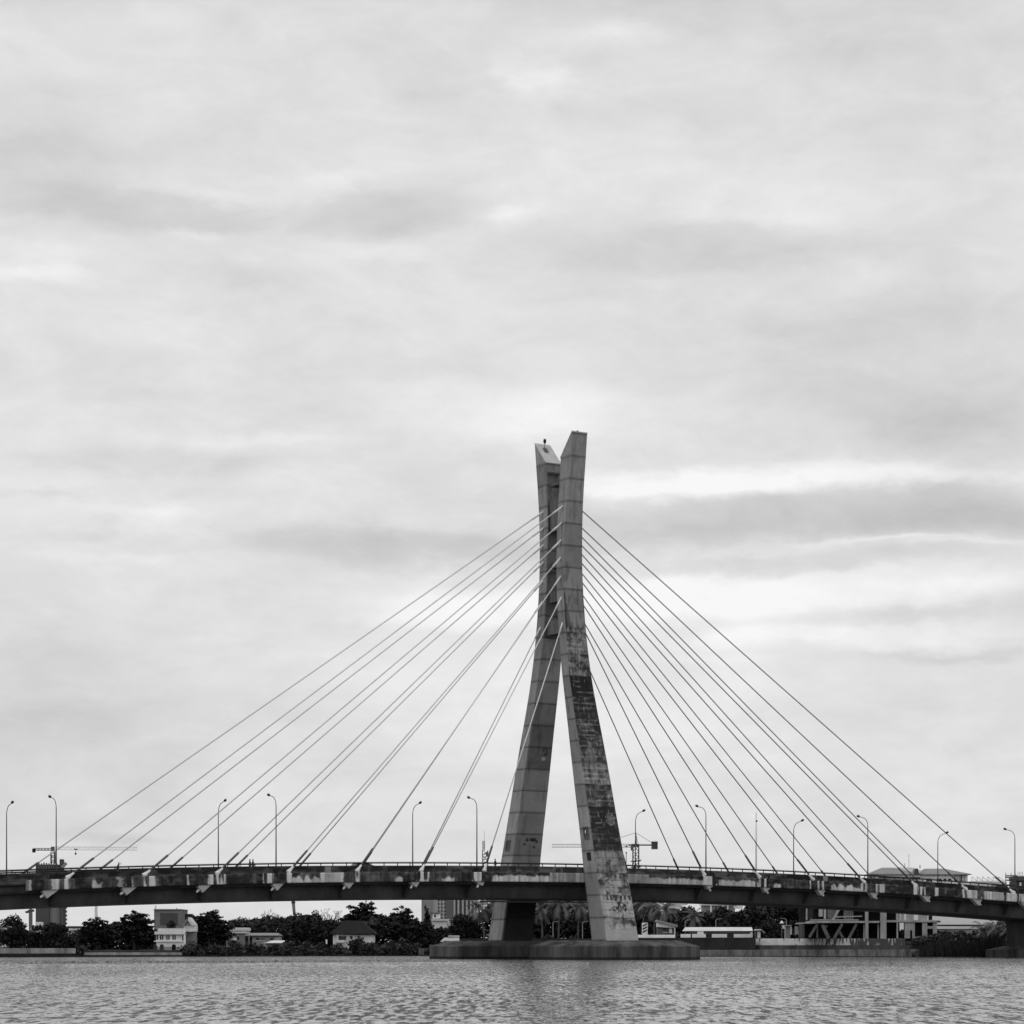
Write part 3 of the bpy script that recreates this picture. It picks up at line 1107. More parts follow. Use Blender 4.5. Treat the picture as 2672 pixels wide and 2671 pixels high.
# piers
for u, dn in ((104.5, 0), (-112, 0), (150, 0), (-160, 0)):
    l = float(L(u))
    zb = l - 4.06
    MB().hexa([(u - 1.3, NC - 4.6, -3), (u + 1.3, NC - 4.6, -3), (u + 1.3, NC + 4.6, -3), (u - 1.3, NC + 4.6, -3)],
              [(u - 1.5, NC - 5.4, zb), (u + 1.5, NC - 5.4, zb), (u + 1.5, NC + 5.4, zb), (u - 1.5, NC + 5.4, zb)]).build('pier', M_DARKC, bridge)
    ro = [(u - 4.2, NC - 8), (u + 4.2, NC - 8), (u + 4.2, NC + 8), (u - 4.2, NC + 8)]
    ri = [(u - 1.9, NC - 5.5), (u + 1.9, NC - 5.5), (u + 1.9, NC + 5.5), (u - 1.9, NC + 5.5)]
    V = [(a, b, -2) for a, b in ro] + [(a, b, 1.5) for a, b in ro] + [(a, b, 2.2) for a, b in ri]
    MB().add(V, [(4 * j + i, 4 * j + (i + 1) % 4, 4 * (j + 1) + (i + 1) % 4, 4 * (j + 1) + i) for j in range(2) for i in range(4)] + [(8, 9, 10, 11)]).build('pile_cap', M_CAP, bridge)

# ------------------------------------------------------------------ street lamps on the bridge
def make_lamp(label):
    t = thing('street_lamp', label, 'street lamp', group='curved-arm street lamps along the bridge deck')
    ph = 10.0
    arm = [(0, 0, .4), (0, 0, 5), (0, 0, ph)]
    for i in range(1, 9):
        a = i / 8 * R(78)
        arm.append((0, 1.55 * (1 - math.cos(a)), ph + 1.55 * math.sin(a)))
    arm.append((0, 2.35, ph + 1.78))
    rd = [.12, .095, .07] + [.058] * 8 + [.05]
    MB().tube(arm, rd, 8).build('pole', M_POLE, t, smooth=True)
    MB().box(-.26, .26, -.26, .26, -.02, .75).build('base', M_BLACK, t, bevel=.03)
    MB().tube([(0, 2.2, ph + 1.74), (0, 2.4, ph + 1.80), (0, 2.75, ph + 1.90), (0, 3.0, ph + 1.96)], [.09, .2, .19, .06], 8).build('lamp_head', M_BLACK, t, smooth=True)
    return t


LT_T = [-7.97, -4.98, -1.96, 1.88, 4.89, 7.87]
lamp0 = None
for i, t in enumerate(LT_T):
    for near in (True, False):
        u = 11.5 * t
        lab = '%s-edge street lamp, arm pointing %s, %s' % ('near' if near else 'far', 'left' if near else 'right', [
            'at the leftmost stay of the bridge', 'at the fourth stay left of the pylon', 'first one left of the pylon',
            'first one right of the pylon', 'at the fourth stay right of the pylon', 'at the rightmost stay of the bridge'][i])
        loc = B(u, .34, float(L(u))) if near else B(u, WD - .34, float(L(u)))
        rz = TH if near else TH + math.pi
        if lamp0 is None:
            lamp0 = make_lamp(lab)
            lamp0.location = loc
            lamp0.rotation_euler = (0, 0, rz)
        else:
            dup(lamp0, loc, rz, lab)

# ------------------------------------------------------------------ people and cars on the bridge
def skin_mesh(name, pts, edges, m, parent, sub=1):
    me = bpy.data.meshes.new(name)
    me.from_pydata([p[:3] for p in pts], edges, [])
    me.materials.append(m)
    o = link(name, me, parent)
    s_ = o.modifiers.new('skin', 'SKIN')
    s_.use_smooth_shade = True
    lay = me.skin_vertices[0] if me.skin_vertices else None
    if lay is None:
        bpy.context.view_layer.objects.active = o
        lay = me.skin_vertices[0]
    for i, p in enumerate(pts):
        lay.data[i].radius = (p[3], p[3] * (p[4] if len(p) > 4 else 1))
        lay.data[i].use_root = (i == 0)
    sb = o.modifiers.new('sub', 'SUBSURF')
    sb.levels = sub
    sb.render_levels = sub
    return o


def person(label, loc, rz, pose='stand', helmet=False):
    t = thing('person', label, 'person', loc, rz)
    bend = .35 if pose == 'lean' else 0.0
    st = .22 if pose in ('walk', 'lean') else .03
    def tp(z, y=0):                      # upper body bends forward about the hip
        dz = z - .95
        return (y + math.sin(bend) * dz, .95 + math.cos(bend) * dz)
    def P(x, z, y, r, asp=1):
        yy, zz = tp(z, y) if z > .95 else (y, z)
        return (x, yy, zz, r, asp)
    ar = 1.0 if pose == 'lean' else .0
    pts = [P(0, .96, 0, .15, .75), P(0, 1.15, 0, .14, .7), P(0, 1.36, 0, .17, .65), P(0, 1.48, 0, .065), P(0, 1.56, .01, .075), P(0, 1.66, .015, .10, 1.1), P(0, 1.73, .01, .07),
           P(-.19, 1.40, 0, .065), P(-.25, 1.13, .03 + .1 * ar, .045), P(-.26, .93, .12 + .25 * ar, .035), P(-.26, .85, .15 + .3 * ar, .04),
           P(.19, 1.40, 0, .065), P(.28, 1.16 + .3 * ar, .02 + .1 * ar, .045), P(.30, .96 + .75 * ar, .1 + .1 * ar, .035), P(.30, .88 + .9 * ar, .12 + .1 * ar, .04),
           (-.10, 0, .88, .095), (-.11, st, .50, .065), (-.11, st * .9, .09, .042), (-.11, st * .9 + .14, .04, .038),
           (.10, 0, .88, .095), (.11, -st * .6, .50, .065), (.11, -st * 1.5, .09, .042), (.11, -st * 1.5 + .14, .04, .038)]
    ed = [(0, 1), (1, 2), (2, 3), (3, 4), (4, 5), (5, 6), (2, 7), (7, 8), (8, 9), (9, 10), (2, 11), (11, 12), (12, 13), (13, 14), (0, 15), (15, 16), (16, 17), (17, 18), (0, 19), (19, 20), (20, 21), (21, 22)]
    skin_mesh('body', pts, ed, M_SKIN, t)
    sh = [P(0, .93, 0, .165, .78), P(0, 1.15, 0, .16, .72), P(0, 1.36, 0, .19, .66), P(0, 1.46, 0, .09), P(-.19, 1.40, 0, .08), P(-.235, 1.2, .02 + .06 * ar, .065), P(.19, 1.40, 0, .08), P(.25, 1.24 + .15 * ar, .02 + .06 * ar, .065)]
    skin_mesh('shirt', sh, [(0, 1), (1, 2), (2, 3), (2, 4), (4, 5), (2, 6), (6, 7)], M_CLOTH1, t)
    tr = [P(0, .94, 0, .16, .8), (-.10, 0, .86, .11), (-.11, st, .50, .08), (-.11, st * .9, .12, .06), (.10, 0, .86, .11), (.11, -st * .6, .50, .08), (.11, -st * 1.5, .12, .06)]
    skin_mesh('trousers', tr, [(0, 1), (1, 2), (2, 3), (0, 4), (4, 5), (5, 6)], M_CLOTH2, t)
    hy, hz = tp(1.70, .0)
    if helmet:
        MB().ell((0, hy, hz + .03), (.15, .17, .12), 12, 8).build('helmet', M_WHITE, t, smooth=True)
    else:
        MB().ell((0, hy - .015, hz + .025), (.105, .12, .09), 12, 8).build('hair', M_BLACK, t, smooth=True)
    return t


def on_deck(px, n, dz=.12):
    u = u_of_px(px) + n * ST / CT * .98
    return B(u, n, float(L(u)) + dz + .28)


person('person in dark clothes leaning forward with one arm raised behind the bridge railing', on_deck(300, 1.6), TH - R(90), 'lean')
person('left one of two people walking together in dark clothes behind the bridge railing', on_deck(648, 1.7), TH - R(90), 'walk')
person('right one of two people walking together in dark clothes behind the bridge railing', on_deck(656, 1.75), TH + R(90), 'walk')
person('person in dark clothes walking on the bridge beside the far pylon leg', on_deck(1292, 1.9), TH - R(90), 'walk')


def car(label, px, n):
    u = u_of_px(px) + n * ST / CT * .98
    slope = float(L(u + 1) - L(u - 1)) / 2
    t = thing('parked_car', label, 'car', B(u, n, float(L(u)) + .13), TH)
    t.rotation_euler = (0, -math.atan(slope), TH)
    prof = [(-2.2, .35), (-2.25, .75), (-2.05, .95), (-1.25, 1.05), (-.75, 1.52), (.75, 1.56), (1.45, 1.1), (2.1, .98), (2.25, .7), (2.2, .35)]
    MB().hexa([(a, -.88, b) for a, b in prof], [(a, .88, b) for a, b in prof]).build('body', mat('dark_car_paint', .03, .3, var=0), t, bevel=.06)
    for yy in (-.886, .886):
        g = [(-1.12, 1.06), (-.70, 1.47), (.70, 1.5), (1.28, 1.1)]
        MB().hexa([(a, yy - .01, b) for a, b in g], [(a, yy + .01, b) for a, b in g]).build('window', M_GLASS, t)
    for xx in (-1.4, 1.4):
        for yy in (-.8, .8):
            wh = MB().tube([(xx, yy - .11, .33), (xx, yy + .11, .33)], .33, 16).build('wheel', M_BLACK, t)
            MB().tube([(xx, yy - .125, .33), (xx, yy + .125, .33)], .19, 12).build('rim', M_STEEL, wh)
    return t


car('dark car on the deck behind the third stay left of the pylon', 936, 4.2)
car('dark car on the deck near the right end of the bridge', 2618, 4.2)


# ------------------------------------------------------------------ vegetation
def leaf_quads(cen, size, rng, flat=0.0):
    """one small bent quad per centre, random orientation (flat pulls them level)"""
    n = len(cen)
    nrm = rng.normal(size=(n, 3))
    nrm[:, 2] = np.abs(nrm[:, 2]) + flat
    nrm /= np.linalg.norm(nrm, axis=1)[:, None]
    a = np.cross(nrm, rng.normal(size=(n, 3)))
    a /= np.linalg.norm(a, axis=1)[:, None] + 1e-9
    b = np.cross(nrm, a)
    s = (size * rng.uniform(.55, 1.35, n))[:, None]
    a, b = a * s, b * s * .62
    V = np.stack([cen - a, cen - b * .9, cen + a, cen + b], 1)
    Fq = np.arange(4 * n).reshape(n, 4)
    return V.reshape(-1, 3), Fq


def crown_mesh(name, lobes, n, size, tone, rng, parent, flat=0.0, label=None):
    """lobes: list of (centre, radii); leaves fill each lobe, thicker towards its skin"""
    vol = np.array([l[1][0] * l[1][1] * (l[1][2] + .4) for l in lobes]) ** .8
    cnt = np.maximum(25, (n * vol / vol.sum()).astype(int))
    Cs, T = [], []
    for (c, r_), k in zip(lobes, cnt):
        d = rng.normal(size=(k, 3))
        d /= np.linalg.norm(d, axis=1)[:, None]
        q = rng.uniform(0, 1, k) ** .45
        q = q * rng.uniform(.85, 1.12, k)
        Cs.append(np.array(c) + d * q[:, None] * np.array(r_))
        T.append(np.full(k, rng.uniform(.6, 1.5)) * rng.uniform(.6, 1.5, k))
    C = np.concatenate(Cs)
    T = np.concatenate(T)
    V, Fq = leaf_quads(C, size, rng, flat)
    return npmesh(name, V, Fq, M_LEAF, np.repeat(T * tone, 4), parent)


def tree(label, px, py_top, wpx, off, kind='round', seed=0, tone=.026, base=None, depth=None, name='broadleaf_tree', lean=0.0):
    rng = np.random.default_rng(seed + 100)
    Y = shore(px) + off
    z0 = land(px) - .2 if base is None else base
    t = thing(name, label, 'tree', (at(px, Y), Y, z0), 0)
    Hh = zat(py_top, Y) - z0
    W = wpx * Y / F / 2
    D = (W if depth is None else depth) * .9
    lobes = []
    limbs = []
    if kind == 'round':
        for k in range(13):
            a = rng.uniform(0, 6.28)
            rr_ = rng.uniform(.15, .68)
            zz = rng.uniform(.28, .82)
            fl = math.sqrt(max(.15, 1 - ((zz - .5) / .55) ** 2))
            lobes.append(((W * rr_ * fl * math.cos(a) * 1.15, D * rr_ * fl * math.sin(a), Hh * zz), (W * rng.uniform(.28, .44), D * .38, Hh * rng.uniform(.10, .18))))
        lobes.append(((0, 0, Hh * .86), (W * .42, D * .4, Hh * .15)))
        lobes.append(((-W * .55, 0, Hh * .34), (W * .45, D * .4, Hh * .2)))
        lobes.append(((0, -D * .3, Hh * .24), (W * .7, D * .4, Hh * .2)))
        lobes.append(((W * .55, 0, Hh * .36), (W * .45, D * .4, Hh * .2)))
        flat = .2
    elif kind == 'layered':
        nl = 8
        for k in range(nl):
            zz = .40 + .56 * k / (nl - 1)
            ww = 1.0 - .62 * (max(0.0, zz - .42) / .56) ** 1.5
            m_ = 5 if k < nl - 2 else 3
            for q in range(m_):
                xx = (q - (m_ - 1) / 2) / max(1, m_ - 1) * 1.45 * ww * rng.uniform(.8, 1.05)
                lobes.append(((W * xx, D * rng.uniform(-.5, .5) * ww, Hh * (zz + rng.uniform(-.05, .05) - .05 * abs(xx))), (W * rng.uniform(.24, .42) * ww, D * .42 * ww, Hh * rng.uniform(.026, .055))))
        for q in range(4):
            lobes.append(((W * rng.uniform(-.2, .2), 0, Hh * (.62 + .09 * q)), (W * (.42 - .06 * q), D * .34, Hh * .1)))
        for q in range(10):
            lobes.append(((W * rng.uniform(-.7, .7), D * rng.uniform(-.4, .4), Hh * rng.uniform(.22, .56)), (W * .34, D * .36, Hh * .14)))
        flat = 1.2
    else:                                           # conical
        for k in range(9):
            zz = .15 + .82 * k / 8
            lobes.append(((W * rng.uniform(-.12, .12), D * rng.uniform(-.1, .1), Hh * zz), (W * (1.08 - zz) * rng.uniform(.8, 1.1), D * (1.05 - zz), Hh * .09)))
        flat = .3
    size = max(.28, min(.42, W * .07))
    nleaf = int(np.clip(W * Hh * 120, 2600, 13000))
    crown_mesh('crown', lobes, nleaf, size, tone, rng, t, flat)
    tr = MB()
    tw = max(.18, Hh * .028)
    tr.tube([(0, 0, 0), (lean * .3, 0, Hh * .25), (lean * .6, 0, Hh * .55), (lean, 0, Hh * .85)], [tw * 1.3, tw, tw * .7, tw * .2], 7)
    for (c, r_) in lobes[::2]:
        tr.tube([(lean * .4, 0, Hh * .32), (c[0] * .5, c[1] * .5, (Hh * .34 + c[2]) / 2), (c[0], c[1], c[2])], [tw * .45, tw * .3, tw * .08], 5, caps=False)
    tr.build('trunk', M_BARK, t)
    return t


def shrub(label, px, py_top, wpx, off, seed, tone=.045, name='shrub', base_py=None, cat='shrub'):
    rng = np.random.default_rng(seed + 900)
    Y = shore(px) + off * .45
    z0 = (.3 if off < 8 else land(px) - .8)
    Hh = zat(py_top, Y) - z0
    W = wpx * Y / F / 2
    t = thing(name, label, cat, (at(px, Y), Y, z0), 0)
    lobes = []
    for k in range(8):
        a, q = rng.uniform(0, 6.28), rng.uniform(.1, .75)
        zz = rng.uniform(.12, .62)
        lobes.append(((W * q * math.cos(a), W * .6 * q * math.sin(a), Hh * zz), (W * rng.uniform(.3, .5), W * .35, Hh * rng.uniform(.18, .34))))
    lobes.append(((W * rng.uniform(-.3, .3), 0, Hh * .74), (W * .4, W * .3, Hh * .26)))
    lobes.append(((-W * .5, -.2, Hh * .2), (W * .5, W * .3, Hh * .22)))
    lobes.append(((W * .5, -.2, Hh * .2), (W * .5, W * .3, Hh * .22)))
    crown_mesh('foliage', lobes, int(np.clip(W * Hh * 100, 700, 2200)), .30, tone, rng, t, .3)
    st = MB()
    for k in range(5):
        c = lobes[k][0]
        st.tube([(c[0] * .15, c[1] * .15, 0), (c[0] * .7, c[1] * .7, c[2])], [.09, .03], 5)
    st.build('stem', M_BARK, t)
    return t


def palm(label, px, py_crown, off, seed, base_px=None, fl=4.6, tone=.13, base=None, nf=22):
    rng = np.random.default_rng(seed + 500)
    bp = base_px if base_px is not None else px
    Y = shore(px) + off
    z0 = land(px) - .2 if base is None else base
    t = thing('palm_tree', label, 'palm tree', (at(bp, Y), Y, z0), 0)
    top = Vector((at(px, Y) - at(bp, Y), 0, zat(py_crown, Y) - z0))
    MB().tube([(0, 0, 0), (top.x * .15, 0, top.z * .35), (top.x * .55, 0, top.z * .75), tuple(top)], [.26, .2, .17, .15], 8).build('trunk', mat('palm_bark', .13, .9, var=.3, scale=3), t, smooth=True)
    V, T = [], []
    for k in range(nf):
        a = k * 2.399 + rng.uniform(-.2, .2)
        el_ = R(75) - (k / nf) * R(125) + rng.uniform(-.15, .15)
        ln = fl * rng.uniform(.8, 1.1)
        h_ = Vector((math.cos(a), math.sin(a), 0))
        pts = []
        p = top.copy()
        e = el_
        ns_ = 9
        tn = tone * rng.uniform(.6, 1.7)
        for q in range(ns_ + 1):
            pts.append(p.copy())
            p = p + (h_ * math.cos(e) + Vector((0, 0, math.sin(e)))) * (ln / ns_)
            e -= R(5.5 + 1.25 * q)
        sd = Vector((-h_.y, h_.x, 0))
        for q in range(ns_):
            p0, p1 = pts[q], pts[q + 1]
            d = (p1 - p0).normalized()
            lw = ln * .19 * math.sin(math.pi * (q + 1.2) / (ns_ + 2)) + .15
            V += [tuple(p0 - sd * .03), tuple(p0 + sd * .03), tuple(p1 + sd * .03), tuple(p1 - sd * .03)]
            T += [tn] * 4
            for s_ in (-1, 1):
                for hh in (0, .5):
                    b0 = p0 + (p1 - p0) * hh
                    b1 = b0 + d * (ln / ns_ * .42)
                    tip = b0 + sd * s_ * lw * .8 + d * lw * .55 - Vector((0, 0, lw * rng.uniform(.25, .75)))
                    V += [tuple(b0), tuple(b1), tuple(tip + d * .04), tuple(tip)]
                    T += [tn] * 4
    npmesh('frond_crown', V, np.arange(len(V)).reshape(-1, 4), M_LEAF, np.array(T), t)
    return t


def bare_tree(label, px, py_top, wpx, off, seed, m, base=None):
    rng = random.Random(seed)
    Y = shore(px) + off
    z0 = land(px) - .2 if base is None else base
    t = thing('bare_tree', label, 'tree', (at(px, Y), Y, z0), 0)
    Hh = zat(py_top, Y) - z0
    W = wpx * Y / F / 2
    tr = MB().tube([(0, 0, 0), (.2, 0, Hh * .35), (0, 0, Hh * .62)], [Hh * .03, Hh * .024, Hh * .016], 7)
    tr.build('trunk', m, t)
    br = MB()

    def grow(p, d, ln, r_, dep):
        q = p + d * ln
        mid = p + d * ln * .5 + Vector((rng.uniform(-.1, .1), rng.uniform(-.1, .1), .05)) * ln
        br.tube([p, mid, q], [r_, r_ * .8, r_ * .55], 5, caps=False)
        if dep == 0:
            return
        for _ in range(3):
            nd_ = (d + Vector((rng.uniform(-.8, .8), rng.uniform(-.6, .6), rng.uniform(-.1, .7)))).normalized()
            grow(q, nd_, ln * rng.uniform(.55, .8), r_ * .6, dep - 1)
    for k in range(6):
        a = k / 6 * 6.28
        grow(Vector((0, 0, Hh * rng.uniform(.42, .6))), Vector((math.cos(a) * W / Hh * 2.2, math.sin(a) * .5, .9)).normalized(), Hh * .17, Hh * .012, 3)
    br.build('branch', m, t)
    return t


TREES = [
    ('dense dark round tree at the left edge, behind the pale river wall', 36, 2385, 100, 16, 'round', 1),
    ('low broad dark tree in front of the unfinished round-cornered tower', 142, 2406, 122, 14, 'round', 2),
    ('wide dark tree with ragged left side, left neighbour of the taller spreading tree', 252, 2394, 125, 22, 'layered', 3),
    ('tall wide spreading tree just left of the white arched house', 350, 2377, 150, 26, 'layered', 4),
    ('small dark tree crown between the grey box building and the white arched house', 448, 2401, 66, 75, 'round', 5),
    ('tiered dark tree just right of the white arched house', 545, 2374, 132, 20, 'layered', 6),
    ('round tree behind the long low house, the leftmost of three', 632, 2391, 88, 75, 'round', 7),
    ('round tree behind the long low house, below the pale leafless branches', 700, 2387, 90, 70, 'round', 8),
    ('dark tree around the foot of the tall bare trunk', 776, 2380, 92, 60, 'round', 9),
    ('narrow dark tree left of the larger pale leafless tree', 823, 2374, 52, 56, 'round', 10),
    ('dark tree in front of the larger pale leafless tree', 868, 2395, 90, 62, 'round', 11),
    ('tall tiered dark tree behind the dark-roofed bungalow', 945, 2355, 150, 70, 'layered', 12),
    ('tiered dark tree right of the dark-roofed bungalow', 1048, 2366, 112, 46, 'layered', 13),
    ('pointed dark tree in front of the grey tower block', 1112, 2362, 54, 60, 'conical', 14),
    ('dense low tree below the pointed tree', 1090, 2402, 130, 40, 'round', 15),
    ('dark round tree left of the leaning palm beside the far pylon leg', 1200, 2384, 110, 42, 'round', 16),
    ('dark tree under the deck behind the far pylon leg', 1345, 2338, 130, 60, 'round', 17),
    ('dark tree under the deck, left of the middle palm', 1425, 2334, 120, 62, 'round', 18),
    ('dark tree under the deck, right of the middle palm', 1520, 2336, 130, 60, 'round', 19),
    ('dark tree under the deck just right of the near pylon leg', 1668, 2340, 130, 62, 'round', 21),
    ('dark bushy tree between the palms and the white-eaved house', 1795, 2364, 120, 52, 'round', 22),
    ('dark bushy tree in front of the long white roof line', 1885, 2366, 130, 54, 'round', 23),
    ('tall dark tree left of the unfinished concrete building, nearest the shed', 1968, 2352, 120, 50, 'round', 24),
    ('tall dark tree left of the unfinished concrete building, touching it', 2052, 2352, 130, 40, 'round', 25),
    ('low dark tree behind the small white kiosk', 2020, 2408, 120, 30, 'round', 26),
    ('dark leafy tree beside the right-hand bridge pier', 2640, 2388, 90, 16, 'round', 27),
]
for i, (lab, px, top, wd, off, kd, sd) in enumerate(TREES):
    tree(lab, px, top, wd, off, kd, sd)

bare_tree('small pale leafless tree behind the long low house', 708, 2366, 56, 110, 3, M_PBARK)
bare_tree('larger pale leafless tree with many fine branches', 866, 2364, 88, 90, 8, M_PBARK)
# tall dead trunk
Y = shore(768) + 66
td = thing('dead_palm', 'tall bare leaning dead palm trunk rising above the trees', 'tree', (at(776, Y), Y, land(768) - .2), 0)
hz = zat(2351, Y) - land(768)
MB().tube([(0, 0, 0), (-.1, 0, hz * .5), (-.8, 0, hz * .8), (-1.0, 0, hz)], [.5, .42, .36, .4], 8).build('trunk', mat('dead_bark', .16, .9, var=.3), td, smooth=True)
MB().ell((-1.0, 0, hz), (.55, .5, .4), 10, 6).build('stump_head', M_BARK, td)

PALMS = [
    ('tall leaning coconut palm left of the far pylon leg', 1247, 2364, 30, 1, 1266, 4.6),
    ('coconut palm half hidden behind the far pylon leg', 1285, 2352, 44, 2, 1290, 4.2),
    ('low palm left of the middle coconut palm under the deck', 1412, 2372, 24, 3, 1416, 3.9),
    ('middle coconut palm with a pale straight trunk under the deck', 1460, 2352, 26, 4, 1457, 5.0),
    ('drooping palm between the middle palm and the near pylon leg', 1512, 2366, 34, 5, 1508, 4.4),
    ('palm just right of the near pylon leg', 1676, 2354, 36, 6, 1680, 4.0),
    ('dark palm in front of the white striped gate', 1706, 2360, 30, 7, 1708, 4.6),
    ('dark palm left of the white gabled house', 1736, 2372, 28, 8, 1734, 4.0),
    ('short palm behind the long pale shed roof', 1812, 2392, 40, 9, 1812, 3.6),
    ('short wide palm above the reeds', 2568, 2428, 14, 10, 2570, 3.4),
    ('short dense palm above the reeds, second from the pier', 2600, 2420, 12, 11, 2602, 3.8),
    ('short palm touching the right-hand pier', 2632, 2428, 10, 12, 2630, 3.4),
]
for (lab, px, cy, off, sd, bpx, fl) in PALMS:
    palm(lab, px, cy, off, sd, bpx, fl)

SHRUBS = [(212, 2464, 60, 10, 'low shrub at the end of the pale river wall'), (500, 2452, 70, 7, 'bush at the foot of the tiered tree, beside the white arched house'),
          (560, 2458, 70, 5, 'wide bush at the waterline under the tiered tree'), (612, 2450, 70, 5, 'waterside bush below the white-roofed house'),
          (662, 2455, 62, 4, 'waterside bush below the long low house'), (712, 2460, 60, 3, 'waterside bush below the small white shed roof'),
          (752, 2448, 62, 6, 'waterside bush right of the small white shed roof'), (800, 2452, 60, 4, 'waterside bush left of the bungalow'),
          (848, 2456, 62, 4, 'waterside bush below the left corner of the bungalow'), (890, 2458, 60, 3, 'waterside bush below the dark bungalow window'),
          (928, 2441, 84, 9, 'mound-shaped bush covering the front of the bungalow'), (968, 2456, 62, 4, 'waterside bush below the right corner of the bungalow'),
          (1012, 2450, 66, 5, 'pale-leaved waterside bush right of the bungalow'), (1052, 2444, 66, 7, 'taller waterside bush left of the pile cap'),
          (1090, 2456, 56, 4, 'waterside bush beside the small concrete block'), (1132, 2458, 60, 6, 'dark bush touching the far pile cap'),
          (2408, 2446, 70, 9, 'bush against the right end of the unfinished building'), (2452, 2434, 80, 14, 'wide bush in front of the long pale roof'),
          (2505, 2430, 76, 13, 'leafy bush above the tall reeds'), (2546, 2440, 60, 11, 'dense bush between the reeds and the palms'),
          (1440, 2434, 60, 10, 'low bush under the middle coconut palm'), (1500, 2438, 60, 10, 'low bush beside the white lamp post under the deck'),
          (1565, 2436, 50, 10, 'low bush behind the near pylon leg'), (1768, 2432, 26, 6, 'dark clump between the gabled house and the pale shed')]
for i, (px, top, wd, off, lab) in enumerate(SHRUBS):
    shrub(lab, px, top, wd, off, i, tone=.05 if i % 3 else .065)

# the dark mass of growth behind the gardens, read as one
rng = np.random.default_rng(31)
WP = [-120, 60, 90, 205, 300, 400, 412, 478, 500, 590, 600, 660, 730, 800, 850, 900, 1000, 1090, 1100, 1185, 1200, 1260, 1300, 1560, 1640, 1700, 1740, 1830, 1900, 2000, 2090, 2105, 2440, 2560, 2640, 2720]
WT = [2420, 2418, 2446, 2428, 2404, 2430, 2468, 2468, 2398, 2412, 2400, 2400, 2392, 2386, 2396, 2412, 2388, 2396, 2424, 2420, 2398, 2372, 2340, 2338, 2340, 2366, 2386, 2376, 2380, 2362, 2362, 2425, 2430, 2432, 2402, 2395]
nw = 46000
pw = rng.uniform(-120, 2720, nw)
ow = 42 + rng.uniform(0, 16, nw)
Yw = np.interp(pw, SH_PX, SH_Y) + ow
tp_ = np.interp(pw, WP, WT) - 9 * (fbm(pw / 22, ow / 9, 3, 3) - .45) * 2 + 3
zt_ = H + (HOR - tp_) * Yw / F
zb_ = 0.8
Cw = np.stack([(pw - 1336) * Yw / F, Yw, zb_ + (zt_ - zb_) * rng.uniform(0, 1, nw) ** .8], -1)
Vw, Fw = leaf_quads(Cw, .62, rng, .3)
tw_ = .03 * (.5 + 1.2 * vnoise(pw / 9, Cw[:, 2] / 1.6, 5)) * rng.uniform(.6, 1.4, nw)
wd_ = npmesh('background_woods', Vw, Fw, M_LEAF, np.repeat(tw_, 4))
tag(wd_, 'dark mass of trees and undergrowth behind the waterside houses', 'woods', kind='stuff')

# reeds: nobody could count them
rng = np.random.default_rng(77)
nre = 5200
pxr = rng.uniform(2378, 2612, nre)
offr = rng.uniform(.3, 9, nre)
Yr = np.interp(pxr, SH_PX, SH_Y) + offr
xr = (pxr - 1336) * Yr / F
hr = rng.uniform(1.1, 2.2, nre) * (0.7 + .5 * np.clip((pxr - 2378) / 60, 0, 1)) * (.8 + .4 * vnoise(pxr / 14, offr / 4, 4))
zb = np.clip(offr * .3, 0, 2.2)
dx = rng.normal(0, .35, nre)
V = np.stack([np.stack([xr - .05, Yr, zb], -1), np.stack([xr + .05, Yr, zb], -1), np.stack([xr + dx * .5 + .05, Yr - .1, zb + hr * .65], -1), np.stack([xr + dx, Yr - .2, zb + hr], -1)], 1)
rd_ = npmesh('reeds', V.reshape(-1, 3), np.arange(4 * nre).reshape(-1, 4), M_LEAF, np.repeat(.05 * rng.uniform(.5, 1.6, nre), 4))
tag(rd_, 'tall dark reeds along the right bank', 'reeds', kind='stuff')


# ------------------------------------------------------------------ buildings of the far shore
class Site:
    """local frame of a building facing the water; px / py give sizes in metres at its distance"""
    def __init__(s, name, label, cat, px, off, base=None, Y=None):
        s.Y = shore(px) + off if Y is None else Y
        s.x0 = at(px, s.Y)
        s.z0 = land(px) - .15 if base is None else base
        s.t = thing(name, label, cat, (s.x0, s.Y, s.z0), 0)

    def x(s, px):
        return at(px, s.Y) - s.x0

    def z(s, py):
        return zat(py, s.Y) - s.z0

    def box(s, name, m, px0, px1, py0, py1, d0, d1, parent=None, bevel=0):
        """py0 is the upper edge; d0..d1 depth behind the facade"""
        return MB().box(s.x(px0), s.x(px1), d0, d1, s.z(py1), s.z(py0)).build(name, m, parent or s.t, bevel=bevel)

    def hip(s, name, m, px0, px1, pye, r0, r1, pyr, depth, over=.5, parent=None):
        x0, x1, ze, zr = s.x(px0), s.x(px1), s.z(pye), s.z(pyr)
        y0, y1 = -over, depth + over
        V = [(x0, y0, ze), (x1, y0, ze), (x1, y1, ze), (x0, y1, ze), (s.x(r0), depth / 2, zr), (s.x(r1), depth / 2, zr),
             (x0, y0, ze - .2), (x1, y0, ze - .2), (x1, y1, ze - .2), (x0, y1, ze - .2)]
        return MB().add(V, [(0, 1, 5, 4), (1, 2, 5), (2, 3, 4, 5), (3, 0, 4), (6, 9, 8, 7), (0, 6, 7, 1), (1, 7, 8, 2), (2, 8, 9, 3), (3, 9, 6, 0)]).build(name, m, parent or s.t)

    def win(s, px0, px1, py0, py1, m=None, d=0.0, frame=True):
        x0, x1, z0_, z1_ = s.x(px0), s.x(px1), s.z(py1), s.z(py0)
        p = MB().box(x0, x1, d - .05, d + .05, z0_, z1_).build('window', m or M_GLASS, s.t)
        if frame:
            MB().box(x0 - .06, x1 + .06, d - .12, d - .02, z0_ - .14, z0_ - .02).build('sill', M_WALL, p)
        return p


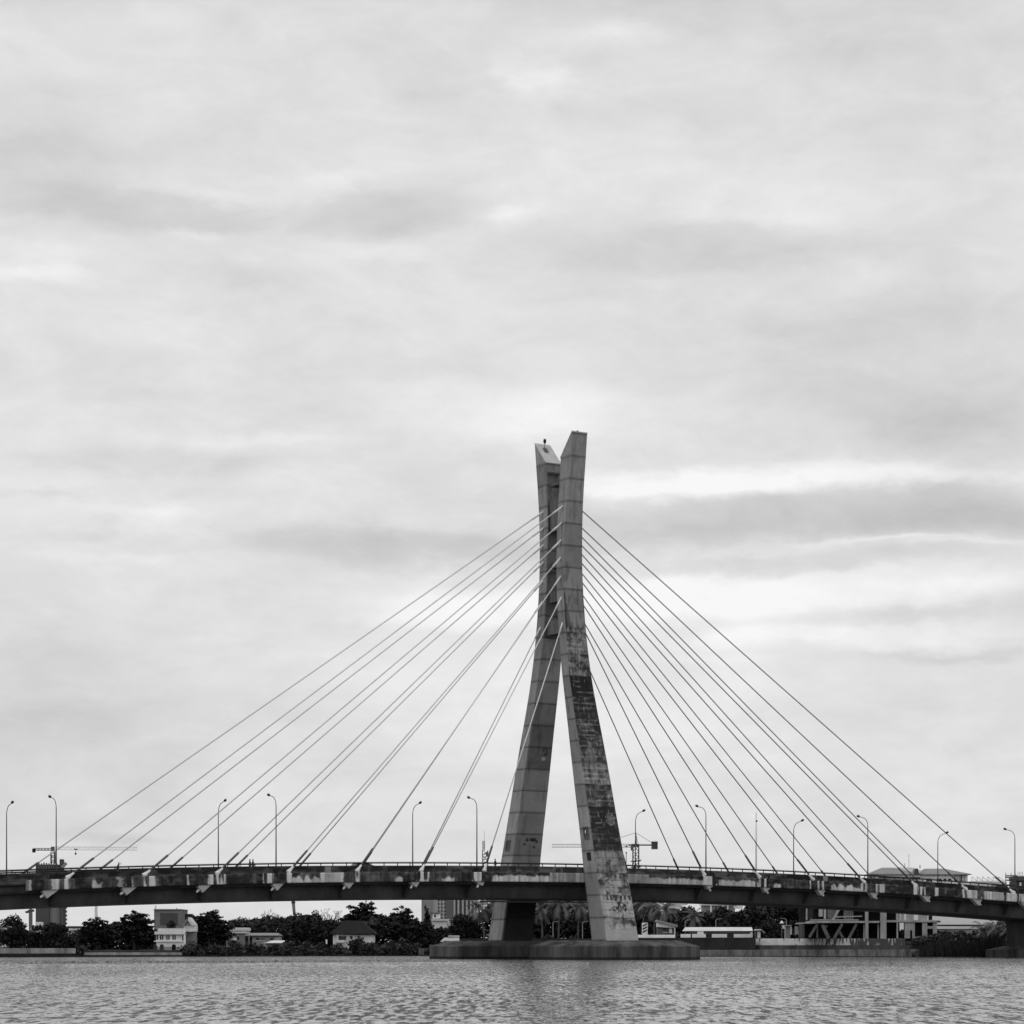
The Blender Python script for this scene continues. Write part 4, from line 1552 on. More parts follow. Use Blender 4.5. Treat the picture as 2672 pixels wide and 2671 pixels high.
# left river walls
def river_wall(label, px0, px1, py0, py1, off, m, thick=.5, name='river_wall', cap=None):
    pts = np.linspace(px0, px1, 9)
    mb = MB()
    lo = [(at(p, shore(p) + off), shore(p) + off) for p in pts]
    k = len(lo)
    V = []
    for (x, y), p in zip(lo, pts):
        Yp = shore(p) + off
        z1_ = zat(py0, Yp)
        z0_ = zat(py1, Yp)
        V += [(x, y, z0_), (x, y, z1_), (x, y + thick, z1_), (x, y + thick, z0_)]
    Fq = []
    for i in range(k - 1):
        a, b = 4 * i, 4 * (i + 1)
        Fq += [(a, b, b + 1, a + 1), (a + 1, b + 1, b + 2, a + 2), (a + 2, b + 2, b + 3, a + 3), (a + 3, b + 3, b, a)]
    Fq += [(0, 1, 2, 3), tuple(4 * (k - 1) + q for q in (3, 2, 1, 0))]
    o = mb.add(V, Fq).build(name, m)
    tag(o, label, 'wall', kind='thing')
    return o


M_LIME = mat('limewashed_wall', .36, .9, var=.5, scale=.5, streak=3)
river_wall('pale stained river wall at the left edge', -200, 196, 2472.5, 2486, 3.0, M_LIME)
river_wall('dark lower revetment below the pale river wall', -200, 215, 2488.5, 2498, 0.6, M_QUAY, 1.5)
river_wall('low pale embankment wall below the white arched house', 220, 474, 2483.5, 2490.5, 1.5, M_LIME)
river_wall('dark wet footing below the low pale embankment wall', 214, 480, 2490.8, 2497, .8, M_QUAY, .5)
river_wall('dark quay wall right of the near pylon leg', 1640, 1972, 2446, 2474, 1.2, M_QUAY, .8)
river_wall('low grey stone footing below the dark quay wall', 1640, 1985, 2476.5, 2494, .5, M_STONE, .6)
river_wall('long stone river wall below the unfinished building', 1985, 2400, 2475.5, 2496, .6, M_STONE, 2.0)
river_wall('dark ledge above the stone river wall', 1972, 2400, 2464.5, 2475, 2.7, M_DARKC, .6)
river_wall('thin white kerb wall right of the near pylon leg', 1655, 1762, 2437.5, 2445.5, 2.2, M_WALL, .3)
river_wall('shore wall under the deck between the pylon legs', 1180, 1640, 2447, 2460, 2.0, M_QUAY, .6)


def stained_fence():
    pts = np.linspace(1970, 2362, 420)
    rows = np.linspace(0, 1, 9)
    P, V = [], []
    for p in pts:
        Yp = shore(p) + 3.4
        x = at(p, Yp)
        zt, zb_ = zat(2447.5, Yp), zat(2464.5, Yp)
        for r_ in rows:
            V.append((x, Yp, zt + (zb_ - zt) * r_))
    V = np.array(V)
    pp = np.repeat(pts, 9)
    vv_ = np.tile(rows, len(pts))
    q = vnoise(pp / 5.5, vv_ * .6, 3) * .4 + .6 * vnoise(pp / 2.4, vv_ * .8, 4)
    light = sst(.40, .52, q + .14 * (1 - sst(2090, 2110, pp)) - .22 * sst(2215, 2235, pp))
    val = .10 + .50 * light * (.8 + .4 * vnoise(pp / 9, vv_ * 3, 7))
    val = np.where(pp > 2215, val * .75, val)
    n = len(pts)
    i = np.arange(n - 1)[:, None] * 9 + np.arange(8)[None, :]
    Fq = np.stack([i, i + 9, i + 10, i + 1], -1).reshape(-1, 4)
    back = V + np.array([0, .3, 0])
    V2 = np.concatenate([V, back])
    F2 = (Fq + len(V))[:, ::-1]
    top = np.stack([np.arange(n - 1) * 9, np.arange(n - 1) * 9 + len(V), np.arange(1, n) * 9 + len(V), np.arange(1, n) * 9], -1)
    o = npmesh('boundary_wall', V2, np.concatenate([Fq, F2, top]), M_PAINT, np.concatenate([val, val]))
    tag(o, 'whitewashed boundary wall with black run-off streaks before the unfinished building', 'wall', kind='thing')


stained_fence()

# unfinished tower with the tower crane, far left
s = Site('unfinished_tower', 'dark unfinished high-rise tower behind the left end of the bridge', 'building', 123, 0, Y=1050)
mtw = mat('tower_concrete', .10, var=.25, scale=.06)
MB().box(s.x(93), s.x(128), 0, 14, 0, s.z(2262)).build('wall', mtw, s.t)
MB().tube([(s.x(134), 4.0, 0), (s.x(134), 4.0, s.z(2262))], 3.0, 20).build('round_corner', mat('tower_pale', .24, var=.15, scale=.06), s.t)
MB().box(s.x(134), s.x(152), 5, 14, 0, s.z(2262)).build('side_wall', mtw, s.t)
fm = MB()
for q in range(9):
    fm.box(s.x(94 + q * 6.6), s.x(97 + q * 6.6), -.8, -.2, s.z(2276), s.z(2249 + (q % 3) * 1.2))
fm.box(s.x(94), s.x(156), -.2, 12, s.z(2264), s.z(2261))
fm.box(s.x(94), s.x(157), -.6, 12, s.z(2276), s.z(2270)).box(s.x(95), s.x(150), -.1, 11, s.z(2268), s.z(2254))
fm.build('formwork', mat('formwork', .14, var=.4, scale=.5), s.t)
MB().box(s.x(153), s.x(161), 2, 6, s.z(2262), s.z(2240)).build('lift_core', mtw, s.t)
MB().bar((s.x(161), 1, s.z(2262)), (s.x(172), 1, s.z(2250)), 1.2).build('loading_ramp', M_GREYW, s.t)
hm = MB().box(s.x(163), s.x(168), 2, 4, 0, s.z(2268))
for q in range(19):
    hm.box(s.x(168), s.x(172), 2, 3, 2 + q * 1.75, 2.9 + q * 1.75)
hm.build('hoist_mast', M_STEEL, s.t)


def lattice(mb, a, b, wdt, n, th=.12):
    a, b = Vector(a), Vector(b)
    d = (b - a)
    dn = d.normalized()
    up = Vector((0, 0, 1)) if abs(dn.z) < .9 else Vector((1, 0, 0))
    s_ = dn.cross(up).normalized() * wdt / 2
    t_ = dn.cross(s_).normalized() * wdt / 2
    cs = [s_ + t_, -s_ + t_, -s_ - t_, s_ - t_]
    for c in cs:
        mb.bar(a + c, b + c, th)
    for k in range(n):
        p0, p1 = a + d * (k / n), a + d * ((k + 1) / n)
        for i in range(4):
            c0, c1 = cs[i], cs[(i + 1) % 4]
            if k % 2:
                c0, c1 = c1, c0
            mb.bar(p0 + c0, p1 + c1, th * .7)


s = Site('tower_crane', 'tower crane with long horizontal jib coloured pale for haze on top of the unfinished tower', 'crane', 138, 0, Y=1052, base=zat(2252, 1052))
mb = MB()
lattice(mb, (0, 0, 0), (0, 0, s.z(2222)), 1.6, 5, .3)
mb.build('mast', M_STEEL, s.t)
mb = MB()
lattice(mb, (0, 0, s.z(2212)), (s.x(358), 0, s.z(2213)), 1.3, 30, .15)
mb.build('jib', M_CRANEP, s.t)
mb = MB()
lattice(mb, (0, 0, s.z(2215)), (s.x(88), 0, s.z(2215)), .8, 6, .25)
mb.build('counter_jib', M_STEEL, s.t)
s.box('counterweight', M_BLACK, 85, 92, 2213, 2223, -.8, .8)
s.box('cab', M_CRANE, 134, 143, 2208, 2220, -1.2, -.2)
s.box('trolley', M_STEEL, 194, 202, 2213, 2217, -.7, .7)
MB().bar((s.x(197.5), 0, s.z(2216)), (s.x(197.5), 0, s.z(2225)), .1).build('hoist_rope', M_STEEL, s.t)
MB().ell((s.x(197.5), 0, s.z(2226)), (.45, .4, .55), 8, 6).build('hook', M_STEEL, s.t)

s = Site('small_crane', 'small dark crane with short jib left of the unfinished tower, under the deck', 'crane', 80, 0, Y=900)
MB().box(-.6, .6, -.6, .6, 0, s.z(2378)).build('mast', M_CRANE, s.t)
mb = MB().bar((s.x(68), 0, s.z(2379)), (s.x(89), 0, s.z(2374)), .8)
mb.bar((s.x(68), 0, s.z(2379)), (s.x(80), 0, s.z(2371)), .4).bar((s.x(80), 0, s.z(2371)), (s.x(89), 0, s.z(2374)), .4)
mb.build('jib', M_STEEL, s.t)
s.box('counterweight', M_STEEL, 66.5, 71, 2376, 2380, -.6, .6)

s = Site('white_cabin', 'small white cabin roof between the two left trees', 'house', 98, 60)
s.box('wall', M_WALL, 94, 106, 2404, 2450, 0, 3)
s.box('annex', M_GREYW, 82, 94, 2424, 2450, 0, 3)
s.box('eave', M_ROOFL, 80, 104, 2421.5, 2423.5, -.6, 3.4)
s = Site('corner_house', 'pale house wall at the left edge of the picture', 'house', -6, 40)
s.box('wall', M_WALL, -30, 8, 2418, 2470, 0, 6)
s.box('roof', M_ROOFG, -34, 10, 2413, 2418, -.6, 6.6)
s = Site('low_shed', 'low shed roof right of the low broad tree', 'shed', 198, 60)
s.box('wall', M_WALL, 180, 216, 2426, 2470, 0, 6)
s.box('roof', M_DARKC, 176, 220, 2415, 2421, -.6, 6.6)
s.box('fascia', M_WALL, 178, 218, 2422, 2425.5, -.5, 6.4)

# grey box building
s = Site('box_building', 'plain grey flat-roofed building behind the white arched house', 'building', 437, 0, Y=820)
s.box('wall', mat('box_wall', .20, var=.2, scale=.2), 402, 471, 2372, 2470, 0, 18)
s.box('facade_panel', mat('facade_panel', .09, var=.15, scale=.1), 418, 464, 2381, 2412, -.1, 0)
s.box('parapet_coping', mat('coping', .2, var=.1), 401, 472, 2370.5, 2373, -.3, 18.2)
MB().bar((s.x(405), 1, s.z(2372)), (s.x(405), 1, s.z(2361)), .5).build('mast', M_CRANEP, s.t)
MB().bar((s.x(460), 1, s.z(2372)), (s.x(460), 1, s.z(2368)), .3).build('aerial', M_STEEL, s.t)

# white arched house
s = Site('arched_house', 'white two-storey waterfront house with arched ground floor and gable', 'house', 450, 14)
s.box('wall', M_WALL, 408, 480, 2437, 2484, 0, 9)
s.box('cornice', M_WALL, 404, 484, 2429, 2436.5, -.5, 9.4)
s.box('shadow_gap', M_STEEL, 405, 482, 2436.6, 2437.2, -.42, 9)
s.box('roof', M_ROOFL, 412, 480, 2420.5, 2428.6, -.2, 9)
s.box('storey_band', M_WALL, 402, 481, 2453, 2456, -.25, 0)
s.box('side_bay', M_GREYW, 484, 500, 2430, 2484, 2.0, 9)
s.box('corner_column', M_WALL, 479.5, 484.5, 2424, 2466, -.4, .6)
for a in (404, 417.5, 434, 450):
    for d_ in (0, 5.2):
        s.win(a + d_, a + d_ + 3.4, 2438.5, 2450.5, frame=False)
s.win(475.5, 479.3, 2437.5, 2454, frame=False)
for a, dark in ((399.5, .05), (417, .06), (448.5, .015)):
    pts_ = [(s.x(a), s.z(2481)), (s.x(a), s.z(2467))]
    cx, r_ = s.x(a + 5.2), s.x(a + 10.4) - s.x(a + 5.2)
    pts_ += [(cx + r_ * math.cos(q), s.z(2467) + r_ * .95 * math.sin(q)) for q in np.linspace(math.pi, 0, 9)]
    pts_ += [(s.x(a + 10.4), s.z(2481))]
    MB().hexa([(x, -.07, z) for x, z in pts_], [(x, -.002, z) for x, z in pts_]).build('arch_opening', mat('arch_dark_%d' % int(dark * 1000), dark, var=.2), s.t)
s.box('ground_floor_band', M_LIME, 408.5, 474, 2468.5, 2484, -.045, 0)
# gable over the right bay
gx = [(480, 2413.5), (505, 2413.5), (491, 2394.5)]
gb = MB().hexa([(s.x(a), -.3, s.z(b)) for a, b in gx], [(s.x(a), 5, s.z(b)) for a, b in gx]).build('gable', M_PALEW, s.t)
MB().bar((s.x(490.5), 2, s.z(2394)), (s.x(506), 2, s.z(2414.2)), 6, .5).build('gable_roof', M_ROOFL, gb)
MB().bar((s.x(491.5), 2, s.z(2394)), (s.x(479), 2, s.z(2414.2)), 6, .35).build('gable_roof', M_ROOFG, gb)
s.box('bay_band', M_WALL, 480, 508, 2414, 2429, -.35, 5)
s = Site('water_tank', 'square black water tank above the gable of the white arched house', 'water tank', 491, 34)
s.box('tank', M_BLACK, 482, 500, 2383, 2399, 0, 3, bevel=.1)
mb = MB()
for a in (483, 499):
    for d_ in (.3, 2.7):
        mb.bar((s.x(a), d_, 0), (s.x(a), d_, s.z(2399)), .25)
mb.build('stand', M_STEEL, s.t)
MB().bar((s.x(504.5), 1, s.z(2420)), (s.x(504.5), 1, s.z(2386)), .3).build('vent_pipe', M_CRANE, s.t)

# houses in the left middle
s = Site('white_roofed_house', 'house with stepped white roofs left of the long low house', 'house', 616, 26)
s.box('roof', M_ROOFL, 590, 643, 2418.5, 2427, 2, 9)
s.box('upper_wall', M_STEEL, 596, 640, 2427, 2429, 1, 9)
s.box('lower_roof', M_ROOFL, 588, 641, 2429, 2433.5, -.5, 9)
s.box('wall', M_GREYW, 590, 640, 2433.5, 2470, 0, 9)
s.win(600, 606, 2442, 2452)
s.win(619, 624, 2442, 2452)
s.box('porch_wall', M_WALL, 600, 618, 2444, 2452, -1.0, -.2)
s = Site('long_low_house', 'long low house with a grey roof and a row of small windows', 'house', 686, 20)
s.box('wall', M_LIME, 658, 727, 2443, 2470, 0, 7)
s.hip('roof', M_ROOFG, 640, 729, 2438.5, 650, 722, 2432.5, 7)
for a, b in ((668, 677), (681, 684), (687, 690.5), (704, 714)):
    s.win(a, b, 2445.5, 2452)
s = Site('boat_shed', 'small white shed roof among the waterside bushes', 'shed', 718, 9)
s.box('wall', M_GREYW, 694, 738, 2459, 2480, 0, 4)
x0, x1 = s.x(690), s.x(745)
MB().hexa([(x0, -.8, s.z(2459.5)), (s.x(736), -.8, s.z(2459.5)), (x1, 4.6, s.z(2453.2)), (s.x(706), 4.6, s.z(2453.2))],
          [(x0, -.8, s.z(2458.6)), (s.x(736), -.8, s.z(2458.6)), (x1, 4.6, s.z(2452.2)), (s.x(706), 4.6, s.z(2452.2))]).build('roof', M_ROOFL, s.t)

# bungalow with the dark hipped roof
s = Site('bungalow', 'white bungalow with a large dark hipped roof', 'house', 920, 24)
s.box('wall', M_WALL, 869, 973, 2436.5, 2475, 0, 9)
s.hip('roof', M_ROOFD, 862, 980, 2434.5, 893, 941, 2400, 9, 1.0)
s.box('eave_board', M_GREYW, 874, 972, 2435.2, 2437, -.7, 9)
s.win(883.5, 903, 2441, 2451)
s.win(913.5, 920, 2441, 2449)
s.box('veranda_post', M_WALL, 880, 882.5, 2437, 2462, -.8, -.5)
s.box('step', M_WALL, 881, 899, 2452.5, 2457.5, -1.6, -.3)
s.box('boundary_post', M_WALL, 851.5, 855.5, 2450, 2462, -2, -1.5)

# grey tower block behind the trees
s = Site('tower_block', 'tall grey tower block with columns of round windows, cut off by the deck', 'building', 1170, 0, Y=900)
s.box('wall', M_PALEW, 1100, 1182, 2316, 2470, 0, 20)
s.box('left_bay', mat('block_left', .26, var=.25, scale=.2), 1100, 1126, 2316, 2470, -.8, 0)
s.box('stair_bay', mat('block_stair', .15, var=.1, scale=.1), 1164, 1183, 2316, 2400, -.6, 0)
for c in (1144.5, 1152.8, 1161.2):
    for r_ in range(9):
        yy = 2319 + r_ * 9.35
        MB().ell((s.x(c), -.1, s.z(yy)), (s.x(c + 2) - s.x(c), .25, 3.6 * 900 / F), 10, 8).build('window', M_GLASS, s.t)
s.box('right_wing', mat('block_right', .2, var=.1, scale=.1), 1183, 1242, 2318, 2470, 1, 18)
for a in (1183.5, 1194, 1205.5, 1216, 1226.5, 1236):
    s.box('fin', M_PALEW, a, a + 4.5, 2317, 2400, -.5, 1)
s = Site('flat_roofs', 'group of white flat roofs at the foot of the tower block', 'house', 1148, 70)
s.box('roof', M_ROOFL, 1126, 1168, 2396.5, 2401, -.5, 9)
s.box('wall', M_WALL, 1128, 1166, 2401, 2470, 0, 8)
s.box('upper_room', M_WALL, 1128, 1146, 2382, 2395, 2, 7)
s.box('upper_roof', M_STEEL, 1122, 1148, 2379.5, 2381.8, 1.5, 7.5)
s.box('annex', M_WALL, 1167, 1184, 2397, 2470, 1, 8)
s.win(1132, 1137, 2385, 2392, d=2.0, frame=False)
s = Site('pontoon_boat', 'white canopied pontoon moored behind the far pile cap', 'boat', 1175, -3, base=0)
MB().hexa([(s.x(1150), -1, -.3), (s.x(1200), -1, -.3), (s.x(1200), 2, -.3), (s.x(1152), 2, -.3)], [(s.x(1146), -1.4, .7), (s.x(1203), -1.4, .7), (s.x(1203), 2.4, .7), (s.x(1148), 2.4, .7)]).build('hull', M_WALL, s.t)
cp = [(1148, 2456), (1160, 2445), (1198, 2444), (1198, 2453), (1160, 2453.5)]
MB().hexa([(s.x(a), -1.2, s.z(b)) for a, b in cp], [(s.x(a), 2.2, s.z(b)) for a, b in cp]).build('canopy', M_WALL, s.t)
s.box('canopy_roof', M_ROOFL, 1170, 1199, 2439.5, 2442.5, -1.4, 2.4)
mb = MB()
for a in (1156, 1176, 1196):
    for d_ in (-1.0, 2.0):
        mb.bar((s.x(a), d_, .6), (s.x(a), d_, s.z(2450)), .12)
mb.build('canopy_post', M_WHITE, s.t)
s = Site('concrete_block', 'small mossy concrete block at the waterline left of the far pile cap', 'block', 1100, .5, base=-.3)
s.box('block', mat('mossy_block', .12, var=.5, scale=1.5), 1092, 1107, 2474, 2490, -.6, 1.2, bevel=.08)

# small posts and white bits under the deck
def post_lamp(label, px, py0, off, arm=1, base=None):
    s = Site('garden_lamp', label, 'lamp post', px, off, base=base)
    z = s.z(py0)
    MB().tube([(0, 0, 0), (0, 0, z - .2), (arm * .15, 0, z - .02), (arm * 1.0, 0, z + .12)], [.12, .09, .08, .06], 6).build('pole', mat('pale_post', .3, .6, var=.1), s.t)
    MB().ell((arm * 1.1, 0, z + .12), (.26, .12, .08), 8, 5).build('lamp_head', M_GREYW, s.t)
    s.t['group'] = 'small shore lamps behind the bridge'


post_lamp('pale shore lamp left of the middle palm trunk', 1443, 2404, 8)
post_lamp('pale shore lamp with short arm just left of the near pylon leg', 1520, 2404, 8)
post_lamp('pale shore lamp at the left end of the pale shed roof', 1788, 2400, 22)
post_lamp('pale shore lamp behind the middle of the pale shed roof', 1868, 2397, 24)
post_lamp('pale shore lamp beside the small kiosk and pointed umbrella', 2052, 2396, 20, -1)

# right of the near leg
s = Site('striped_gate', 'white gate panel with dark diagonal stripes right of the near pylon leg', 'gate', 1682, 6)
s.box('panel', M_WALL, 1675, 1690, 2406, 2440, 0, .2)
mb = MB()
for k in range(3):
    za = 2417 + k * 8
    mb.add([(s.x(1677), -.03, s.z(za)), (s.x(1677), -.03, s.z(za - 4)), (s.x(1688), -.03, s.z(za - 10)), (s.x(1688), -.03, s.z(za - 6))], [(0, 1, 2, 3)])
mb.build('stripe', M_BLACK, s.t)
s = Site('eaved_house', 'house with a grey roof and white eaves high among the trees', 'house', 1760, 95)
s.box('wall', M_GREYW, 1742, 1774, 2370, 2440, 0, 8)
s.hip('roof', M_ROOFG, 1736, 1784, 2365.5, 1742, 1772, 2354, 8, .8)
s.box('white_eave', M_WALL, 1741, 1775, 2365.8, 2370, -.9, 8)
s.box('side_roof', M_ROOFL, 1770, 1797, 2354, 2358.5, 3, 9)
s = Site('gabled_house', 'small white house with a sloping dark roof line right of the gate', 'house', 1738, 16)
pr = [(1716.5, 2417), (1716.5, 2403), (1762, 2415), (1762, 2420)]
MB().hexa([(s.x(a), 0, s.z(b)) for a, b in pr], [(s.x(a), 6, s.z(b)) for a, b in pr]).build('gable_wall', M_WALL, s.t)
MB().bar((s.x(1714), 3, s.z(2401)), (s.x(1768), 3, s.z(2415)), 7, .5).build('roof', M_GREYW, s.t)
s.box('wall', mat('shade_wall', .14, var=.3), 1717, 1762, 2419.5, 2445, .6, 6)
s.box('door', M_WALL, 1746.5, 1754, 2421, 2433, .5, .6)
s.win(1731, 1741, 2422, 2430, d=.6)
s.box('corner_post', M_WALL, 1759.5, 1762, 2420, 2440, -.1, .5)
s = Site('terrace_block', 'long white roof line high behind the dark bushy trees', 'building', 1880, 105)
s.box('roof', M_ROOFL, 1832, 1922, 2357.5, 2361, -.6, 9)
s.box('wall', M_GREYW, 1836, 1918, 2361.3, 2440, 0, 8)
for a in (1853, 1884, 1897):
    s.box('column', M_WALL, a, a + 3.5, 2361, 2380, -.5, -.1)
s.box('end_gable', M_WALL, 1914, 1938, 2359, 2368, -.4, 6)
s.box('lower_room', M_LIME, 1902, 1916, 2387, 2402, -3, -1)
# long pale shed
s = Site('long_shed', 'long low shed with a pale roof behind the dark quay wall', 'shed', 1875, 8)
pr = [(1780, 2428), (1966, 2428), (1967, 2418), (1792, 2418.5)]
MB().hexa([(s.x(1780), -.6, s.z(2428)), (s.x(1964), -.6, s.z(2428)), (s.x(1967), 4.5, s.z(2418)), (s.x(1792), 4.5, s.z(2418))],
          [(s.x(1780), -.6, s.z(2427.3)), (s.x(1964), -.6, s.z(2427.3)), (s.x(1967), 4.5, s.z(2417.3)), (s.x(1792), 4.5, s.z(2417.3))]).build('roof', M_ROOFL, s.t)
s.box('wall', M_DARKC, 1790, 1960, 2428.5, 2446, .4, 4.2)
s.box('gutter', M_PALEW, 1800, 1957, 2431.6, 2433.2, .1, .35)
s.box('end_post', M_WALL, 1957, 1963.5, 2430, 2444, -.2, .5)
s = Site('quay_parapet', 'white scalloped parapet along the top of the dark quay', 'wall', 1870, 1.6, base=zat(2446.5, 605))
mb = MB()
for a, b in ((1776, 1802), (1806, 1842), (1858, 1897), (1915, 1962)):
    mb.box(s.x(a), s.x(b), 0, .3, -.2, .55)
mb.box(s.x(1820), s.x(1836), .05, .28, .5, 1.1)
mb.build('parapet_panel', M_WALL, s.t)
s = Site('kiosk', 'small white kiosk right of the long pale shed', 'kiosk', 1978, 8)
s.box('roof', M_WALL, 1972, 1987, 2423, 2426, -.5, 3)
MB().bar((s.x(1986), 1, s.z(2424)), (s.x(1995), 1, s.z(2433)), 3, .25).build('awning', M_GREYW, s.t)
s.box('wall', M_WALL, 1977, 1984.5, 2429, 2446, 0, 2.5)
s.box('side_wall', M_STEEL, 1972, 1977, 2426, 2446, .4, 2.5)
s = Site('parasol', 'white pointed garden parasol before the dark trees', 'parasol', 2040, 12)
mb = MB()
cz, cr = s.z(2407.5), s.x(2046) - s.x(2040)
rim = [(cr * math.cos(a), cr * math.sin(a), cz) for a in np.linspace(0, 2 * math.pi, 13)[:-1]]
mb.add(rim + [(0, 0, s.z(2400))], [(i, (i + 1) % 12, 12) for i in range(12)] + [tuple(reversed(range(12)))])
mb.build('canopy', M_WALL, s.t)
MB().tube([(0, 0, 0), (0, 0, cz)], .06, 6).build('pole', M_GREYW, s.t)
s = Site('gatehouse', 'small flat-roofed gatehouse left of the unfinished building', 'kiosk', 2056, 8)
s.box('wall', M_GREYW, 2051, 2062, 2415, 2447, 0, 3)
s.box('gate_post', M_WALL, 2062.5, 2065.5, 2415, 2437, -.2, .3)
s.box('roof', M_PALEW, 2046, 2064, 2412, 2414.5, -.5, 3.2)
s.box('white_panel', M_WALL, 2042, 2048.5, 2414, 2422, -.3, 0)
s = Site('broken_wall', 'broken pale wall panel with a round bite left of the unfinished building', 'wall', 2083, 7)
pr = [(2074.5, 2437), (2074.5, 2417), (2076, 2415.5), (2082, 2416), (2082.5, 2424), (2084, 2428.5), (2087, 2430), (2091, 2429.5), (2090, 2436)]
MB().hexa([(s.x(a), 0, s.z(b)) for a, b in pr], [(s.x(a), .3, s.z(b)) for a, b in pr]).build('panel', M_PALEW, s.t)

# unfinished concrete building
s = Site('unfinished_building', 'unfinished two-storey concrete building on raking struts, right bank', 'building', 2270, 9)
M_RAW = mat('raw_concrete', .40, .9, var=.25, scale=.6, streak=2)
s.box('floor_slab', M_RAW, 2094, 2130, 2405.5, 2408.5, -.2, 12)
s.box('floor_slab', M_RAW, 2113, 2294, 2401.5, 2406.5, -.3, 12)
s.box('floor_slab', M_RAW, 2305, 2448, 2399.5, 2405, -.3, 12)
s.box('balcony_slab', M_DARKC, 2445, 2453, 2401, 2405.5, -.6, 3)
s.box('floor_edge', M_PALEW, 2113, 2240, 2397.5, 2400, -.1, .1)
s.box('roof_slab', M_DARKC, 2094, 2440, 2344, 2350, -.2, 12)
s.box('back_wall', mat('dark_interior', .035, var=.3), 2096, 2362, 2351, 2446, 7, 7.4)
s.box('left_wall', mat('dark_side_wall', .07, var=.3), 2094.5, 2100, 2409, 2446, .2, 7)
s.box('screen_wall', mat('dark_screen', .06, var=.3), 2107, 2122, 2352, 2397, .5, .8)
for a, b, t0, t1 in ((2257.5, 2265, 2376, 2448), (2297, 2312, 2378, 2448), (2103.2, 2106, 2366, 2399), (2339.5, 2342.5, 2406, 2447)):
    s.box('column', M_RAW, a, b, t0 - 26 if t0 < 2390 else t0, t1, -.55, .25)
for a, b, t0, t1 in ((2137, 2147, 2371, 2390), (2150, 2156, 2371, 2396)):
    s.box('wall_panel', M_PALEW, a, b, t0, t1, .2, .4)
s.box('mesh_sheet', mat('dusty_sheet', .15, var=.7, scale=1.2), 2160, 2188, 2371, 2396, .4, .5)
for a, b in ((2338.5, 2345), (2350, 2359.5), (2364.5, 2384), (2396, 2420)):
    s.box('wall_panel', M_RAW, a, b, 2350.5, 2399.3, -.1, .15)
s.box('wall_panel', M_RAW, 2360.5, 2374.5, 2406, 2447, -.1, .2)
s.box('wall_panel', M_RAW, 2374.5, 2380.5, 2406, 2426, -.1, .2)
s.box('wall_panel', M_RAW, 2380.5, 2387, 2406, 2448, -.1, .2)
s.box('wall_panel', M_RAW, 2387.2, 2406, 2442, 2445, -.1, .2)
s.box('wall_panel', M_RAW, 2406.5, 2419.5, 2406, 2446, -.1, .2)
s.box('wall_panel', M_RAW, 2434.5, 2445, 2405.5, 2448, -.1, .2)
s.box('wall_panel', M_RAW, 2419.7, 2434.3, 2415, 2422, -.05, .15)
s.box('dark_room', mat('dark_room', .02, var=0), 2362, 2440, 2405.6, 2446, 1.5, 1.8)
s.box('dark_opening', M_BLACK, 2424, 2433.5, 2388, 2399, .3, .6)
for a, b, c_, d_, wd in ((2134, 2408, 2112, 2444, .45), (2146, 2411, 2163, 2447, .7), (2198, 2409, 2177, 2447, .75), (2235, 2409, 2214, 2450, .75), (2190, 2428, 2200, 2445, .35)):
    MB().bar((s.x(a), .3, s.z(b)), (s.x(c_), .3, s.z(d_)), wd, .5).build('raking_strut', mat('strut_concrete', .13, var=.3), s.t)
MB().bar((s.x(2189), .2, s.z(2372)), (s.x(2173), .2, s.z(2399)), .45).build('raking_strut', M_RAW, s.t)
MB().bar((s.x(2178), .1, s.z(2391)), (s.x(2250), .1, s.z(2389)), .2).build('guard_rail', M_PALEW, s.t)
for a in (2206, 2209.5, 2214, 2217, 2221.5, 2227):
    MB().bar((s.x(a), 1.5, s.z(2352)), (s.x(a), 1.5, s.z(2399)), .2 + .12 * (a % 3)).build('prop', M_TIMBER, s.t)
for a in (2256, 2293):
    MB().bar((s.x(a), .8, s.z(2410)), (s.x(a), .8, s.z(2447)), .3).build('door_jamb', M_PALEW, s.t)
s.box('prop_post', M_GREYW, 2134, 2138, 2416, 2446, 2, 2.3)
tri = [(2152, 2413), (2162, 2413), (2157, 2421)]
MB().hexa([(s.x(a), 1.0, s.z(b)) for a, b in tri], [(s.x(a), 1.1, s.z(b)) for a, b in tri]).build('warning_sign', M_PALEW, s.t)
tri = [(2154.6, 2414.4), (2159.4, 2414.4), (2157, 2418.6)]
MB().hexa([(s.x(a), .97, s.z(b)) for a, b in tri], [(s.x(a), .995, s.z(b)) for a, b in tri]).build('sign_centre', M_BLACK, s.t)
Yp = shore(2238) + 11
person('worker with a white helmet inside the ground floor of the unfinished building', (at(2238, Yp), Yp, zat(2447, Yp)), 0.5, 'stand', helmet=True)

# pale warehouse roof and the small roofs on the right
s = Site('warehouse', 'warehouse with a broad pale grey roof right of the unfinished building', 'building', 2510, 0, Y=660)
MB().hexa([(s.x(2418), 0, s.z(2411)), (s.x(2612), 0, s.z(2411)), (s.x(2606), 16, s.z(2384)), (s.x(2424), 16, s.z(2384))],
          [(s.x(2418), 0, s.z(2410)), (s.x(2612), 0, s.z(2410)), (s.x(2606), 16, s.z(2383)), (s.x(2424), 16, s.z(2383))]).build('roof', mat('warehouse_roof', .40, .6, var=.06, scale=.2), s.t)
s.box('wall', M_DARKC, 2420, 2610, 2411.3, 2446, .6, 15)
s.box('lower_roof', M_ROOFL, 2440, 2572, 2415.5, 2422.5, -2, -.2)
s.box('lower_wall', M_GREYW, 2444, 2568, 2424, 2446, -1.5, -.3)

